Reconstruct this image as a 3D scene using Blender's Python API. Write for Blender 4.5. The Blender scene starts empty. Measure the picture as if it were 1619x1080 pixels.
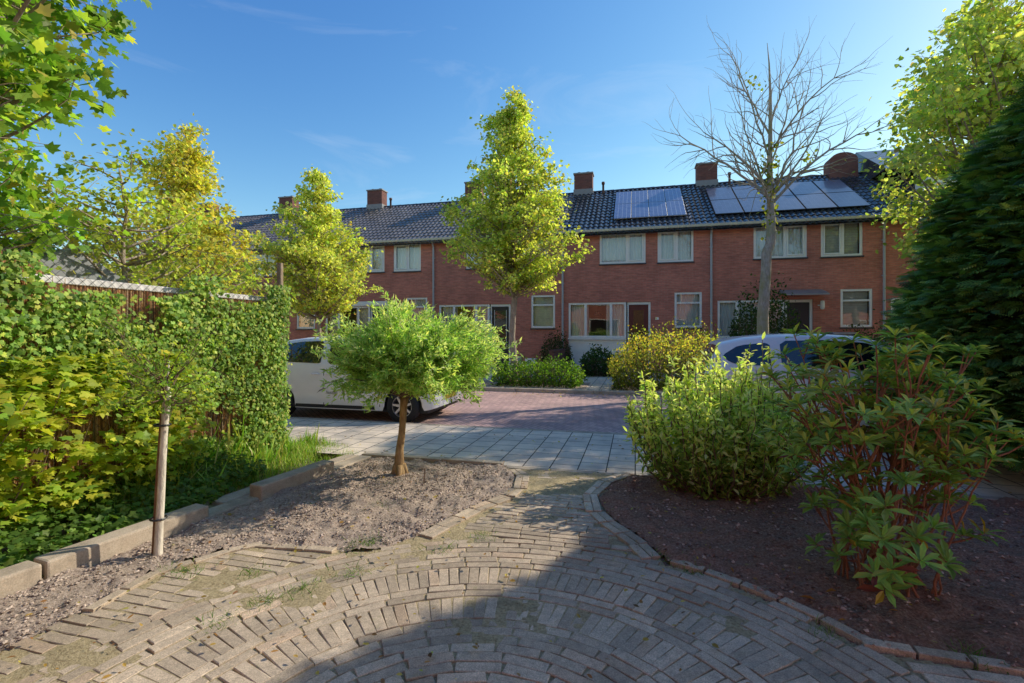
import bpy, math, random
import numpy as np
from mathutils import Vector, Matrix

random.seed(11)
rng = np.random.default_rng(11)
SC = bpy.context.scene
COL = SC.collection
# ------------------------------------------------------------------ frame of the street
TH = math.radians(14.2)
C, S = math.cos(TH), math.sin(TH)
FP, HY, CX, EH = 770.0, 528.0, 809.5, 1.45        # lens in photo pixels, horizon row, centre column, eye height

def W(s, t, z=0.0):
    return (s * C + t * S, -s * S + t * C, z)
def G(x, y):                                       # ground point seen at a photo pixel
    d = y - HY
    return ((x - CX) / d * EH, FP / d * EH)
def ST(X, Y):
    return (X * C - Y * S, X * S + Y * C)
def GST(x, y):
    return ST(*G(x, y))
def s_at(x, t):
    u = (x - CX) / FP
    return t * (u * C - S) / (C + u * S)
def y_of(x, t):
    u = (x - CX) / FP
    return t / (C + u * S)
def z_at(x, y, t):
    return EH - (y - HY) / FP * y_of(x, t)

# ------------------------------------------------------------------ object helpers
def link(name, me, parent=None, mat=None):
    o = bpy.data.objects.new(name, me)
    COL.objects.link(o)
    if parent is not None:
        o.parent = parent
    if mat is not None and me is not None:
        me.materials.clear()
        for m in (mat if isinstance(mat, (list, tuple)) else [mat]):
            me.materials.append(m)
    return o
def empty(name, loc=(0, 0, 0), rz=0.0):
    o = bpy.data.objects.new(name, None)
    o.empty_display_size = 0.2
    COL.objects.link(o)
    o.location = loc
    o.rotation_euler = (0, 0, rz)
    return o
def tag(o, label, cat, group=None, kind=None):
    o['label'] = label
    if cat: o['category'] = cat
    if group: o['group'] = group
    if kind: o['kind'] = kind
    return o
def structure(o, label=None, kind='structure'):
    o['kind'] = kind
    if label: o['label'] = label
    return o

class MB:
    """collects shapes into one mesh"""
    def __init__(self):
        self.v = []; self.f = []; self.m = []
    def add(self, vs, fs, mi=0):
        n = len(self.v)
        self.v += [tuple(p) for p in vs]
        self.f += [tuple(i + n for i in f) for f in fs]
        self.m += [mi] * len(fs)
    def box(self, x0, x1, y0, y1, z0, z1, mi=0):
        self.add([(x0,y0,z0),(x1,y0,z0),(x1,y1,z0),(x0,y1,z0),(x0,y0,z1),(x1,y0,z1),(x1,y1,z1),(x0,y1,z1)],
                 [(0,3,2,1),(4,5,6,7),(0,1,5,4),(1,2,6,5),(2,3,7,6),(3,0,4,7)], mi)
    def quad(self, a, b, c, d, mi=0):
        self.add([a, b, c, d], [(0, 1, 2, 3)], mi)
    def tube(self, pts, rad, n=8, mi=0, cap=True):
        pts = [Vector(p) for p in pts]
        if not hasattr(rad, '__len__'): rad = [rad] * len(pts)
        vs = []; fs = []
        ref = None
        for i, p in enumerate(pts):
            d = (pts[min(i+1, len(pts)-1)] - pts[max(i-1, 0)])
            if d.length < 1e-9: d = Vector((0, 0, 1))
            d.normalize()
            if ref is None:
                ref = Vector((1, 0, 0)) if abs(d.x) < .8 else Vector((0, 1, 0))
            u = (ref - d * ref.dot(d)).normalized(); w = d.cross(u); ref = u
            for k in range(n):
                a = 2 * math.pi * k / n
                vs.append(p + (u * math.cos(a) + w * math.sin(a)) * rad[i])
        for i in range(len(pts) - 1):
            for k in range(n):
                fs.append((i*n+k, i*n+(k+1) % n, (i+1)*n+(k+1) % n, (i+1)*n+k))
        if cap:
            fs.append(tuple(range(n))[::-1]); fs.append(tuple((len(pts)-1)*n+k for k in range(n)))
        self.add(vs, fs, mi)
    def lathe(self, prof, axis='z', n=24, c=(0, 0, 0), mi=0):
        vs = []; fs = []
        for r, h in prof:
            for k in range(n):
                a = 2*math.pi*k/n
                p = (r*math.cos(a), r*math.sin(a), h)
                if axis == 'y': p = (p[0], p[2], p[1])
                vs.append((p[0]+c[0], p[1]+c[1], p[2]+c[2]))
        for i in range(len(prof)-1):
            for k in range(n):
                fs.append((i*n+k, i*n+(k+1) % n, (i+1)*n+(k+1) % n, (i+1)*n+k))
        self.add(vs, fs, mi)
    def build(self, name, mat, parent=None, smooth=False, bevel=0.0, seg=2):
        me = bpy.data.meshes.new(name)
        me.from_pydata(self.v, [], self.f)
        o = link(name, me, parent, mat)
        if any(self.m): me.polygons.foreach_set('material_index', self.m)
        if smooth: me.polygons.foreach_set('use_smooth', [True]*len(me.polygons))
        me.update()
        if bevel:
            b = o.modifiers.new('b', 'BEVEL'); b.width = bevel; b.segments = seg; b.limit_method = 'ANGLE'; b.angle_limit = .6
        return o

def np_mesh(name, V, faces, k, mat, parent=None, colors=None, smooth=False):
    """V (n,3); faces (m,k) array or list of (array) for mixed sizes"""
    me = bpy.data.meshes.new(name)
    if not isinstance(faces, list): faces = [faces]
    nl = sum(f.size for f in faces); nf = sum(len(f) for f in faces)
    me.vertices.add(len(V)); me.vertices.foreach_set('co', np.asarray(V, np.float32).ravel())
    me.loops.add(nl); me.polygons.add(nf)
    me.loops.foreach_set('vertex_index', np.concatenate([f.ravel() for f in faces]).astype(np.int32))
    tot = np.concatenate([np.full(len(f), f.shape[1]) for f in faces])
    st = np.concatenate([[0], np.cumsum(tot)[:-1]])
    me.polygons.foreach_set('loop_start', st.astype(np.int32))
    try: me.polygons.foreach_set('loop_total', tot.astype(np.int32))
    except Exception: pass
    me.polygons.foreach_set('use_smooth', np.full(nf, bool(smooth)))
    if colors is not None:
        ca = me.color_attributes.new('Col', 'FLOAT_COLOR', 'POINT')
        c4 = np.ones((len(V), 4), np.float32); c4[:, :3] = colors
        ca.data.foreach_set('color', c4.ravel())
    me.update(calc_edges=True)
    me.validate()
    return link(name, me, parent, mat)

# ------------------------------------------------------------------ noise
def vnoise(P, scale, seed=0):
    """smooth value noise, P (n,2|3) -> [-1,1]"""
    P = np.asarray(P, float) / scale
    i = np.floor(P).astype(np.int64); f = P - i; f = f*f*(3-2*f)
    out = 0
    D = P.shape[1]
    for m in range(2**D):
        h = np.full(len(P), seed * 1013 + 7, np.int64); w = 1.0
        for d in range(D):
            b = (m >> d) & 1
            h = (h * 31 + (i[:, d] + b) * [73856093, 19349663, 83492791][d]) & 0x7fffffff
            w = w * (f[:, d] if b else 1 - f[:, d])
        h = (h ^ (h >> 13)) * 1274126177 & 0x7fffffff
        h = (h ^ (h >> 16)) & 0xffff
        out = out + w * (h / 32767.5 - 1)
    return out
def fbm(P, scale, o=3, seed=0):
    a = 1; r = 0; t = 0
    for k in range(o):
        r = r + a * vnoise(P, scale / 2**k, seed + k); t += a; a *= .5
    return r / t

# ------------------------------------------------------------------ materials
class NT:
    def __init__(self, name):
        self.mat = bpy.data.materials.new(name); self.mat.use_nodes = True
        self.t = self.mat.node_tree; self.t.nodes.clear()
        self.out = self.n('ShaderNodeOutputMaterial')
    def n(self, typ, **kw):
        nd = self.t.nodes.new(typ)
        for k, v in kw.items():
            if k.startswith('i_'):
                key = k[2:].replace('_', ' ')
                nd.inputs[key].default_value = v
            else: setattr(nd, k, v)
        return nd
    def l(self, a, b): self.t.links.new(a, b)
    def noise(self, vec, scale, detail=4, rough=.6):
        n = self.n('ShaderNodeTexNoise'); n.inputs['Scale'].default_value = scale
        n.inputs['Detail'].default_value = detail; n.inputs['Roughness'].default_value = rough
        if vec is not None: self.l(vec, n.inputs['Vector'])
        return n.outputs['Fac']
    def ramp(self, fac, stops):
        r = self.n('ShaderNodeValToRGB')
        while len(r.color_ramp.elements) < len(stops): r.color_ramp.elements.new(.5)
        for e, (p, c) in zip(r.color_ramp.elements, stops):
            e.position = p; e.color = (*c, 1) if len(c) == 3 else c
        self.l(fac, r.inputs['Fac']); return r.outputs['Color']
    def mix(self, fac, a, b, mode='MIX'):
        m = self.n('ShaderNodeMix', data_type='RGBA', blend_type=mode)
        for sock, v in ((m.inputs['Factor'], fac), (m.inputs['A'], a), (m.inputs['B'], b)):
            if hasattr(v, 'links') or hasattr(v, 'is_linked'): self.l(v, sock)
            elif isinstance(v, (int, float)): sock.default_value = v
            else: sock.default_value = (*v, 1)
        # colour sockets are the RGBA ones
        return m
    def mixc(self, fac, a, b, mode='MIX'):
        m = self.n('ShaderNodeMix', data_type='RGBA', blend_type=mode)
        F, A, B, R = m.inputs[0], m.inputs[6], m.inputs[7], m.outputs[2]
        for sock, v in ((F, fac), (A, a), (B, b)):
            if isinstance(v, bpy.types.NodeSocket): self.l(v, sock)
            elif isinstance(v, (int, float)): sock.default_value = v
            else: sock.default_value = (*v, 1)
        return R
    def math(self, op, a, b=None):
        m = self.n('ShaderNodeMath', operation=op)
        for sock, v in zip(m.inputs, (a, b)):
            if v is None: continue
            if isinstance(v, bpy.types.NodeSocket): self.l(v, sock)
            else: sock.default_value = v
        return m.outputs[0]
    def bump(self, h, strength=.3, dist=.02, nrm=None):
        b = self.n('ShaderNodeBump'); b.inputs['Strength'].default_value = strength; b.inputs['Distance'].default_value = dist
        self.l(h, b.inputs['Height'])
        if nrm is not None: self.l(nrm, b.inputs['Normal'])
        return b.outputs['Normal']
    def pbr(self, col, rough=.6, nrm=None, metal=0.0, spec=.5, coat=0.0):
        p = self.n('ShaderNodeBsdfPrincipled')
        for k, v in (('Base Color', col), ('Roughness', rough), ('Metallic', metal), ('Specular IOR Level', spec), ('Coat Weight', coat)):
            s = p.inputs[k]
            if isinstance(v, bpy.types.NodeSocket): self.l(v, s)
            elif k == 'Base Color': s.default_value = (*v, 1)
            else: s.default_value = v
        if nrm is not None: self.l(nrm, p.inputs['Normal'])
        self.l(p.outputs[0], self.out.inputs['Surface'])
        return p
    def obj(self): return self.n('ShaderNodeTexCoord').outputs['Object']
    def pos(self): return self.n('ShaderNodeNewGeometry').outputs['Position']
    def sep(self, v):
        s = self.n('ShaderNodeSeparateXYZ'); self.l(v, s.inputs[0]); return s.outputs
    def comb(self, x, y, z=0.0):
        s = self.n('ShaderNodeCombineXYZ')
        for sock, v in zip(s.inputs, (x, y, z)):
            if isinstance(v, bpy.types.NodeSocket): self.l(v, sock)
            else: sock.default_value = v
        return s.outputs[0]

def simple(name, col, rough=.6, metal=0.0, spec=.5, var=.12, scale=6, bump=.1, coat=0.0, bscale=None):
    t = NT(name); v = t.obj()
    f = t.noise(v, scale, 5)
    c = t.ramp(f, [(.25, tuple(x*(1-var) for x in col)), (.75, tuple(min(1, x*(1+var)) for x in col))])
    nb = t.noise(v, (bscale or scale*12), 3)
    t.pbr(c, rough, t.bump(nb, bump, .01), metal, spec, coat)
    return t.mat

def leaf_mat(name, trans=.4, rough=.45, tint=(1.25, 1.3, .55), spec=.4):
    t = NT(name)
    a = t.n('ShaderNodeAttribute', attribute_name='Col')
    p = t.n('ShaderNodeBsdfPrincipled'); p.inputs['Roughness'].default_value = rough
    p.inputs['Specular IOR Level'].default_value = spec
    t.l(a.outputs['Color'], p.inputs['Base Color'])
    tr = t.n('ShaderNodeBsdfTranslucent')
    c2 = t.mixc(1.0, a.outputs['Color'], tint, 'MULTIPLY')
    t.l(c2, tr.inputs['Color'])
    m = t.n('ShaderNodeMixShader'); m.inputs[0].default_value = trans
    t.l(p.outputs[0], m.inputs[1]); t.l(tr.outputs[0], m.inputs[2]); t.l(m.outputs[0], t.out.inputs['Surface'])
    return t.mat

def attr_mat(name, rough=.8, spec=.3, nscale=40, nvar=.3, bump=.3, bdist=.004):
    t = NT(name)
    a = t.n('ShaderNodeAttribute', attribute_name='Col'); v = t.obj()
    f = t.noise(v, nscale, 4)
    c = t.mixc(1.0, a.outputs['Color'], t.ramp(f, [(.3, (1-nvar,)*3), (.7, (1+nvar,)*3)]), 'MULTIPLY')
    t.pbr(c, rough, t.bump(t.noise(v, nscale*4, 3), bump, bdist), spec=spec)
    return t.mat

def bark(name, a, b, scale=9, moss=None):
    t = NT(name); v = t.obj()
    mp = t.n('ShaderNodeMapping'); mp.inputs['Scale'].default_value = (1, 1, .25); t.l(v, mp.inputs[0])
    f = t.noise(mp.outputs[0], scale*4, 6, .7)
    c = t.ramp(f, [(.3, a), (.7, b)])
    if moss:
        g = t.ramp(t.noise(v, 3, 4), [(.45, (0, 0, 0)), (.65, (1, 1, 1))])
        c = t.mixc(g, c, moss)
    t.pbr(c, .85, t.bump(f, .6, .02), spec=.2)
    return t.mat

def brick_mat(name, c1, c2, mortar, flip='xz'):
    t = NT(name); s = t.sep(t.obj())
    # front and side faces share a running coordinate
    v = t.comb(t.math('ADD', s[0], s[1]), s[2])
    br = t.n('ShaderNodeTexBrick', offset=.5)
    t.l(v, br.inputs['Vector'])
    br.inputs['Scale'].default_value = 1.0
    br.inputs['Brick Width'].default_value = .22; br.inputs['Row Height'].default_value = .062
    br.inputs['Mortar Size'].default_value = .005; br.inputs['Mortar Smooth'].default_value = .3
    br.inputs['Color1'].default_value = (*c1, 1); br.inputs['Color2'].default_value = (*c2, 1)
    br.inputs['Mortar'].default_value = (*mortar, 1); br.inputs['Bias'].default_value = -.1
    big = t.noise(t.obj(), 1.1, 5)
    c = t.mixc(1.0, br.outputs['Color'], t.ramp(big, [(.3, (.8, .78, .78)), (.7, (1.15, 1.1, 1.08))]), 'MULTIPLY')
    spk = t.noise(t.comb(t.math('MULTIPLY', s[0], 4.5), s[1], t.math('MULTIPLY', s[2], 16)), 1.0, 2)
    c = t.mixc(1.0, c, t.ramp(spk, [(.35, (.88, .87, .86)), (.65, (1.10, 1.08, 1.07))]), 'MULTIPLY')
    t.pbr(c, .85, t.bump(br.outputs['Fac'], -.5, .01), spec=.25)
    return t.mat

M = {}
M['brick'] = brick_mat('house_brick', (.62, .23, .165), (.48, .175, .13), (.48, .30, .23))
M['brick_dark'] = brick_mat('chimney_brick', (.19, .085, .07), (.13, .065, .058), (.16, .11, .10))
M['white'] = simple('white_paint', (.93, .91, .85), .45, var=.05, bump=.05)
M['cream'] = simple('cream_paint', (.62, .54, .38), .5, var=.08, bump=.05)
M['zinc'] = simple('zinc', (.36, .38, .40), .45, .5, var=.1)
M['greypipe'] = simple('grey_pipe', (.45, .46, .47), .4, var=.06)
M['sill'] = simple('stone_sill', (.07, .065, .07), .35)
def conc():
    t = NT('weathered_concrete'); v = t.pos()
    c = t.ramp(t.noise(v, 5, 7, .7), [(.3, (.30, .245, .18)), (.5, (.46, .375, .28)), (.72, (.56, .47, .36))])
    c = t.mixc(1.0, c, t.ramp(t.noise(v, 120, 4, .8), [(.3, (.7,)*3), (.7, (1.2,)*3)]), 'MULTIPLY')
    c = t.mixc(t.ramp(t.noise(v, 17, 5, .8), [(.58, (0, 0, 0)), (.72, (.5,)*3)]), c, (.16, .16, .08))
    t.pbr(c, .92, t.bump(t.noise(v, 150, 4, .8), .5, .004), spec=.2)
    return t.mat
M['concrete'] = conc()
M['lead'] = simple('lead', (.2, .21, .22), .6)
M['pot'] = simple('chimney_pot', (.10, .055, .045), .8)
M['dark'] = simple('dark_interior', (.02, .02, .022), .8)
M['room'] = simple('room_wall', (.42, .39, .33), .9)
M['curtain'] = simple('curtain_cloth', (.82, .81, .76), .9, var=.06)
M['blind'] = simple('blind_cloth', (.78, .77, .68), .8)
M['vitrage'] = simple('net_curtain', (.88, .87, .84), .9, var=.04)
M['reddoor'] = simple('red_door_paint', (.13, .022, .018), .35, var=.1)
M['bluedoor'] = simple('dark_door_paint', (.022, .028, .04), .35)
M['darkdoor'] = simple('black_door_paint', (.03, .03, .032), .35)
M['handle'] = simple('steel', (.55, .55, .55), .3, 1.0)
M['ridge'] = simple('ridge_tile', (.05, .052, .06), .4)
M['wood'] = bark('old_wood', (.22, .15, .09), (.42, .33, .24), 8)
M['stake'] = bark('stake_wood', (.14, .07, .035), (.30, .17, .09), 8)
M['plankwhite'] = simple('weathered_white_board', (.60, .57, .54), .8, var=.3, scale=14)
M['wire'] = simple('rusty_wire', (.10, .09, .085), .6, .6)
M['birchy'] = bark('pale_bark', (.42, .36, .28), (.86, .79, .64), 8)
M['bark'] = bark('lime_bark', (.20, .16, .12), (.48, .39, .30), 7)
M['barkbare'] = bark('bare_tree_bark', (.22, .19, .155), (.54, .47, .39), 7, moss=(.30, .28, .15))
M['willowbark'] = bark('willow_bark', (.20, .11, .045), (.46, .32, .16), 8)
M['twig'] = bark('twig', (.14, .10, .06), (.27, .19, .12), 20)
M['redstem'] = bark('red_stem', (.24, .085, .05), (.50, .24, .14), 20)
M['leaf'] = leaf_mat('leaf', .55, spec=.25)
M['ivyleaf'] = leaf_mat('ivy_leaf', .4, .55, spec=.25)
M['gloss_leaf'] = leaf_mat('glossy_leaf', .3, .42, spec=.35)
M['needle'] = leaf_mat('conifer_spray', .3, .55, spec=.3)
M['grass'] = leaf_mat('grass_blade', .35, .5)
M['reed'] = attr_mat('reed', .8, .2, 60)
M['clod'] = attr_mat('soil_clod', .95, .15, 70, .25, .6, .01)
def paver_mat():
    t = NT('clay_paver'); a = t.n('ShaderNodeAttribute', attribute_name='Col'); v = t.pos()
    s1 = t.ramp(t.noise(v, 170, 4, .8), [(.30, (.50, .50, .52)), (.5, (1, 1, 1)), (.70, (1.5, 1.48, 1.42))])
    s2 = t.ramp(t.noise(v, 24, 5, .7), [(.3, (.78, .77, .76)), (.7, (1.18, 1.16, 1.12))])
    s3 = t.ramp(t.noise(v, 3.2, 5, .6), [(.35, (.82, .82, .80)), (.7, (1.12, 1.1, 1.06))])
    c = t.mixc(1.0, t.mixc(1.0, t.mixc(1.0, a.outputs['Color'], s1, 'MULTIPLY'), s2, 'MULTIPLY'), s3, 'MULTIPLY')
    moss = t.ramp(t.noise(v, 11, 6, .75), [(.60, (0, 0, 0)), (.72, (.55,)*3)])
    c = t.mixc(moss, c, (.20, .21, .06))
    n = t.bump(t.noise(v, 75, 5, .8), .5, .0035)
    t.pbr(c, .9, t.bump(t.noise(v, 260, 3, .8), .8, .003, n), spec=.2)
    return t.mat
M['paver'] = paver_mat()

def roof_mat(name, c, rough, spec):
    t = NT(name); v = t.obj()
    f = t.noise(v, 1.3, 6); g = t.noise(v, 14, 3)
    col = t.ramp(f, [(.3, tuple(x*.7 for x in c)), (.7, tuple(x*1.4 for x in c))])
    col = t.mixc(1.0, col, t.ramp(g, [(.35, (.7,)*3), (.65, (1.3,)*3)]), 'MULTIPLY')
    t.pbr(col, rough, t.bump(t.noise(v, 60, 3), .15, .005), spec=spec)
    return t.mat
M['roof_black'] = roof_mat('glazed_black_tile', (.045, .05, .06), .2, .7)
M['roof_brown'] = roof_mat('weathered_brown_tile', (.15, .13, .115), .3, .6)

def glass_mat(name, base, tint=(1, 1, 1)):
    t = NT(name)
    lw = t.n('ShaderNodeLayerWeight'); lw.inputs[0].default_value = .28
    f = t.math('ADD', t.math('MULTIPLY', lw.outputs['Fresnel'], .9), base)
    tr = t.n('ShaderNodeBsdfTransparent'); tr.inputs[0].default_value = (*tint, 1)
    gl = t.n('ShaderNodeBsdfGlossy'); gl.inputs['Roughness'].default_value = .02
    v = t.obj(); t.l(t.bump(t.noise(v, 1.2, 2), .12, .02), gl.inputs['Normal'])
    m = t.n('ShaderNodeMixShader'); t.l(f, m.inputs[0]); t.l(tr.outputs[0], m.inputs[1]); t.l(gl.outputs[0], m.inputs[2])
    t.l(m.outputs[0], t.out.inputs['Surface'])
    return t.mat
M['glass'] = glass_mat('window_glass', .10, (.96, .98, .97))
M['carglass'] = glass_mat('tinted_car_glass', .08, (.10, .12, .13))

def solar(name, grid, base):
    t = NT(name); s = t.sep(t.obj())
    br = t.n('ShaderNodeTexBrick', offset=0.0)
    t.l(t.comb(s[0], s[1]), br.inputs['Vector'])
    br.inputs['Scale'].default_value = 1; br.inputs['Brick Width'].default_value = .166; br.inputs['Row Height'].default_value = .166
    br.inputs['Mortar Size'].default_value = grid
    br.inputs['Color1'].default_value = (*base, 1); br.inputs['Color2'].default_value = (*[b*1.3 for b in base], 1)
    br.inputs['Mortar'].default_value = (.42, .42, .46, 1)
    t.pbr(br.outputs['Color'], .30, spec=.9, coat=.5)
    return t.mat
M['solar_poly'] = solar('blue_solar_cells', .009, (.10, .11, .20))
M['solar_mono'] = solar('black_solar_cells', .0012, (.10, .105, .14))
M['alu'] = simple('aluminium', (.6, .6, .62), .35, .8)

def road_mat():
    t = NT('clinker_road'); v = t.obj(); s = t.sep(v)
    # herringbone-like diagonal clinkers
    mp = t.n('ShaderNodeMapping'); mp.inputs['Rotation'].default_value = (0, 0, math.radians(45)); t.l(v, mp.inputs[0])
    br = t.n('ShaderNodeTexBrick', offset=.5); t.l(mp.outputs[0], br.inputs['Vector'])
    br.inputs['Scale'].default_value = 1; br.inputs['Brick Width'].default_value = .21; br.inputs['Row Height'].default_value = .085
    br.inputs['Mortar Size'].default_value = .007
    br.inputs['Color1'].default_value = (.56, .38, .33, 1); br.inputs['Color2'].default_value = (.42, .28, .26, 1); br.inputs['Mortar'].default_value = (.2, .15, .13, 1)
    c = t.mixc(1.0, br.outputs['Color'], t.ramp(t.noise(v, .9, 6), [(.3, (.75, .75, .78)), (.7, (1.3, 1.22, 1.2))]), 'MULTIPLY')
    c = t.mixc(t.ramp(t.noise(v, 5, 6, .7), [(.55, (0, 0, 0)), (.8, (.7, .7, .7))]), c, (.30, .25, .21))
    n = t.bump(br.outputs['Fac'], -.5, .01)
    t.pbr(c, .8, t.bump(t.noise(v, 60, 3), .4, .006, n), spec=.3)
    return t.mat
M['road'] = road_mat()
def tile_mat():
    t = NT('concrete_tiles'); v = t.obj(); s = t.sep(v)
    br = t.n('ShaderNodeTexBrick', offset=.5); t.l(t.comb(s[1], s[0]), br.inputs['Vector'])
    br.inputs['Scale'].default_value = 1; br.inputs['Brick Width'].default_value = .3; br.inputs['Row Height'].default_value = .3
    br.inputs['Mortar Size'].default_value = .0065; br.inputs['Mortar Smooth'].default_value = .1
    br.inputs['Color1'].default_value = (.76, .64, .51, 1); br.inputs['Color2'].default_value = (.62, .53, .43, 1); br.inputs['Mortar'].default_value = (.035, .035, .03, 1)
    c = t.mixc(1.0, br.outputs['Color'], t.ramp(t.noise(v, 2.2, 7, .7), [(.3, (.68, .69, .7)), (.7, (1.25, 1.22, 1.16))]), 'MULTIPLY')
    c = t.mixc(t.ramp(t.noise(v, 14, 5, .7), [(.62, (0, 0, 0)), (.75, (.55,)*3)]), c, (.10, .10, .06))
    n = t.bump(br.outputs['Fac'], -.7, .012)
    t.pbr(c, .85, t.bump(t.noise(v, 90, 3), .4, .004, n), spec=.3)
    return t.mat
M['tiles'] = tile_mat()
def soil_mat(name, a, b, c_):
    t = NT(name); v = t.pos()
    f = t.noise(v, 9, 8, .7); g = t.noise(v, 60, 6, .75)
    c = t.ramp(g, [(.3, a), (.5, b), (.72, c_)])
    c = t.mixc(1.0, c, t.ramp(f, [(.3, (.75,)*3), (.7, (1.2,)*3)]), 'MULTIPLY')
    n = t.bump(g, .9, .02)
    t.pbr(c, .97, t.bump(t.noise(v, 200, 3), .6, .006, n), spec=.1)
    return t.mat
M['soil'] = soil_mat('dry_soil', (.15, .11, .08), (.46, .36, .28), (.64, .52, .41))
M['soildark'] = soil_mat('mulch_soil', (.13, .065, .04), (.34, .185, .12), (.54, .35, .24))
M['sand'] = soil_mat('joint_sand', (.22, .17, .09), (.48, .385, .22), (.62, .51, .32))
M['ground'] = soil_mat('bare_ground', (.07, .06, .04), (.13, .12, .07), (.2, .18, .12))
# ================================================================== HOUSES
FT = 19.0; HW = 5.43; EAVE = 5.42; RUN = 4.2; RIDGE = 8.12
SLOPE = (RIDGE - EAVE) / RUN
S0 = -2.79                                         # party line at the drainpipe left of the house with the red door
def dx(x, t=FT): return s_at(x, t)

def window(parent, x0, x1, z0, z1, cols, trans=(), curtain='curtain', depth=.10, fr=.08, sill=True, cover=1.0, transom=None, name='window', matf='white'):
    """cols: list of fractional column splits; sashes: columns with a second inner frame"""
    b = MB(); g = MB()
    y0 = .02
    b.box(x0, x0+fr, y0, y0+.07, z0, z1); b.box(x1-fr, x1, y0, y0+.07, z0, z1)
    b.box(x0+fr, x1-fr, y0, y0+.07, z1-fr, z1); b.box(x0+fr, x1-fr, y0, y0+.07, z0, z0+fr)
    xs = [x0+fr] + [x0+(x1-x0)*c for c in cols] + [x1-fr]
    for c in xs[1:-1]: b.box(c-fr*.6, c+fr*.6, y0+.001, y0+.069, z0+fr, z1-fr)
    fo = b.build(name, M[matf], parent, bevel=.006, seg=1)
    for i in range(len(xs)-1):
        a = xs[i] + (fr*.6 if i else 0); e = xs[i+1] - (fr*.6 if i < len(xs)-2 else 0)
        zt = z1-fr; zb = z0+fr
        if transom:
            zz = z0 + (z1-z0)*transom
            q = MB(); q.box(a, e, y0+.002, y0+.066, zz-.03, zz+.03); q.build('transom', M[matf], fo)
        if i in trans:
            q = MB(); w = .05
            ya, yb = y0-.018, y0+.03
            q.box(a+.004, a+w, ya, yb, zb+.004, zt-.004); q.box(e-w, e-.004, ya, yb, zb+.004, zt-.004)
            q.box(a+w, e-w, ya, yb, zt-w, zt-.004); q.box(a+w, e-w, ya, yb, zb+.004, zb+w)
            q.build('sash', M['white'], fo, bevel=.005, seg=1)
        p = MB(); p.quad((a, y0+.035, zb), (e, y0+.035, zb), (e, y0+.035, zt), (a, y0+.035, zt))
        p.build('pane', M['glass'], fo)
    if sill:
        q = MB(); q.box(x0-.03, x1+.03, -.05, .045, z0-.055, z0-.004); q.build('sill', M['sill'], fo, bevel=.006, seg=1)
    # curtains behind the glass
    if curtain:
        parts = [(x0+fr, x1-fr)] if cover >= 1 else [(x0+fr, x0+fr+(x1-x0)*cover/2), (x1-fr-(x1-x0)*cover/2, x1-fr)]
        for (ca, cb) in parts:
            q = MB(); n = max(8, int((cb-ca)/.018)); vs = []; fs = []
            ph = random.random()*6
            for i in range(n+1):
                x = ca+(cb-ca)*i/n
                if curtain == 'blind':
                    y = .19
                else:
                    y = .19 + .022*math.sin(x*62+ph+math.sin(x*9+ph)*1.4)
                vs += [(x, y, z0+fr*.4), (x, y+.004, z1-fr*.4)]
            fs = [(2*i, 2*i+2, 2*i+3, 2*i+1) for i in range(n)]
            if curtain == 'blind':
                vs = []; fs = []
                m = int((z1-z0)/.09)
                for j in range(m):
                    za = z0+fr*.4+j*.09
                    k = len(vs)
                    vs += [(ca, .19, za), (cb, .19, za), (cb, .2, za+.088), (ca, .2, za+.088)]; fs.append((k, k+1, k+2, k+3))
            q.add(vs, fs)
            q.build('curtain', M['blind' if curtain == 'blind' else ('vitrage' if curtain == 'net' else 'curtain')], fo, smooth=curtain != 'blind')
    return fo

def wall_with_holes(parent, holes, w, h, z0=0.0, mat=None):
    b = MB()
    xs = sorted({0, w, *[v for H in holes for v in H[:2]]}); zs = sorted({z0, h, *[v for H in holes for v in H[2:4]]})
    for i in range(len(xs)-1):
        for j in range(len(zs)-1):
            cx, cz = (xs[i]+xs[i+1])/2, (zs[j]+zs[j+1])/2
            if any(H[0] < cx < H[1] and H[2] < cz < H[3] for H in holes): continue
            b.quad((xs[i], 0, zs[j]), (xs[i+1], 0, zs[j]), (xs[i+1], 0, zs[j+1]), (xs[i], 0, zs[j+1]))
    for (a, e, c, d) in [H[:4] for H in holes]:
        for q in (((a,0,c),(a,0,d),(a,.25,d),(a,.25,c)), ((e,0,c),(e,.25,c),(e,.25,d),(e,0,d)),
                  ((a,0,d),(e,0,d),(e,.25,d),(a,.25,d)), ((a,0,c),(a,.25,c),(e,.25,c),(e,0,c))):
            b.quad(*q)
    # back, sides and gables
    e = .004; D = 2*RUN
    b.quad((w, D, z0), (0, D, z0), (0, D, h), (w, D, h))
    for x in (e, w-e):
        b.add([(x, 0, z0), (x, D, z0), (x, D, h), (x, RUN, RIDGE-.12), (x, 0, h)], [(0, 1, 2, 3, 4)])
    o = b.build('wall', mat or M['brick'], parent)
    return o

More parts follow.
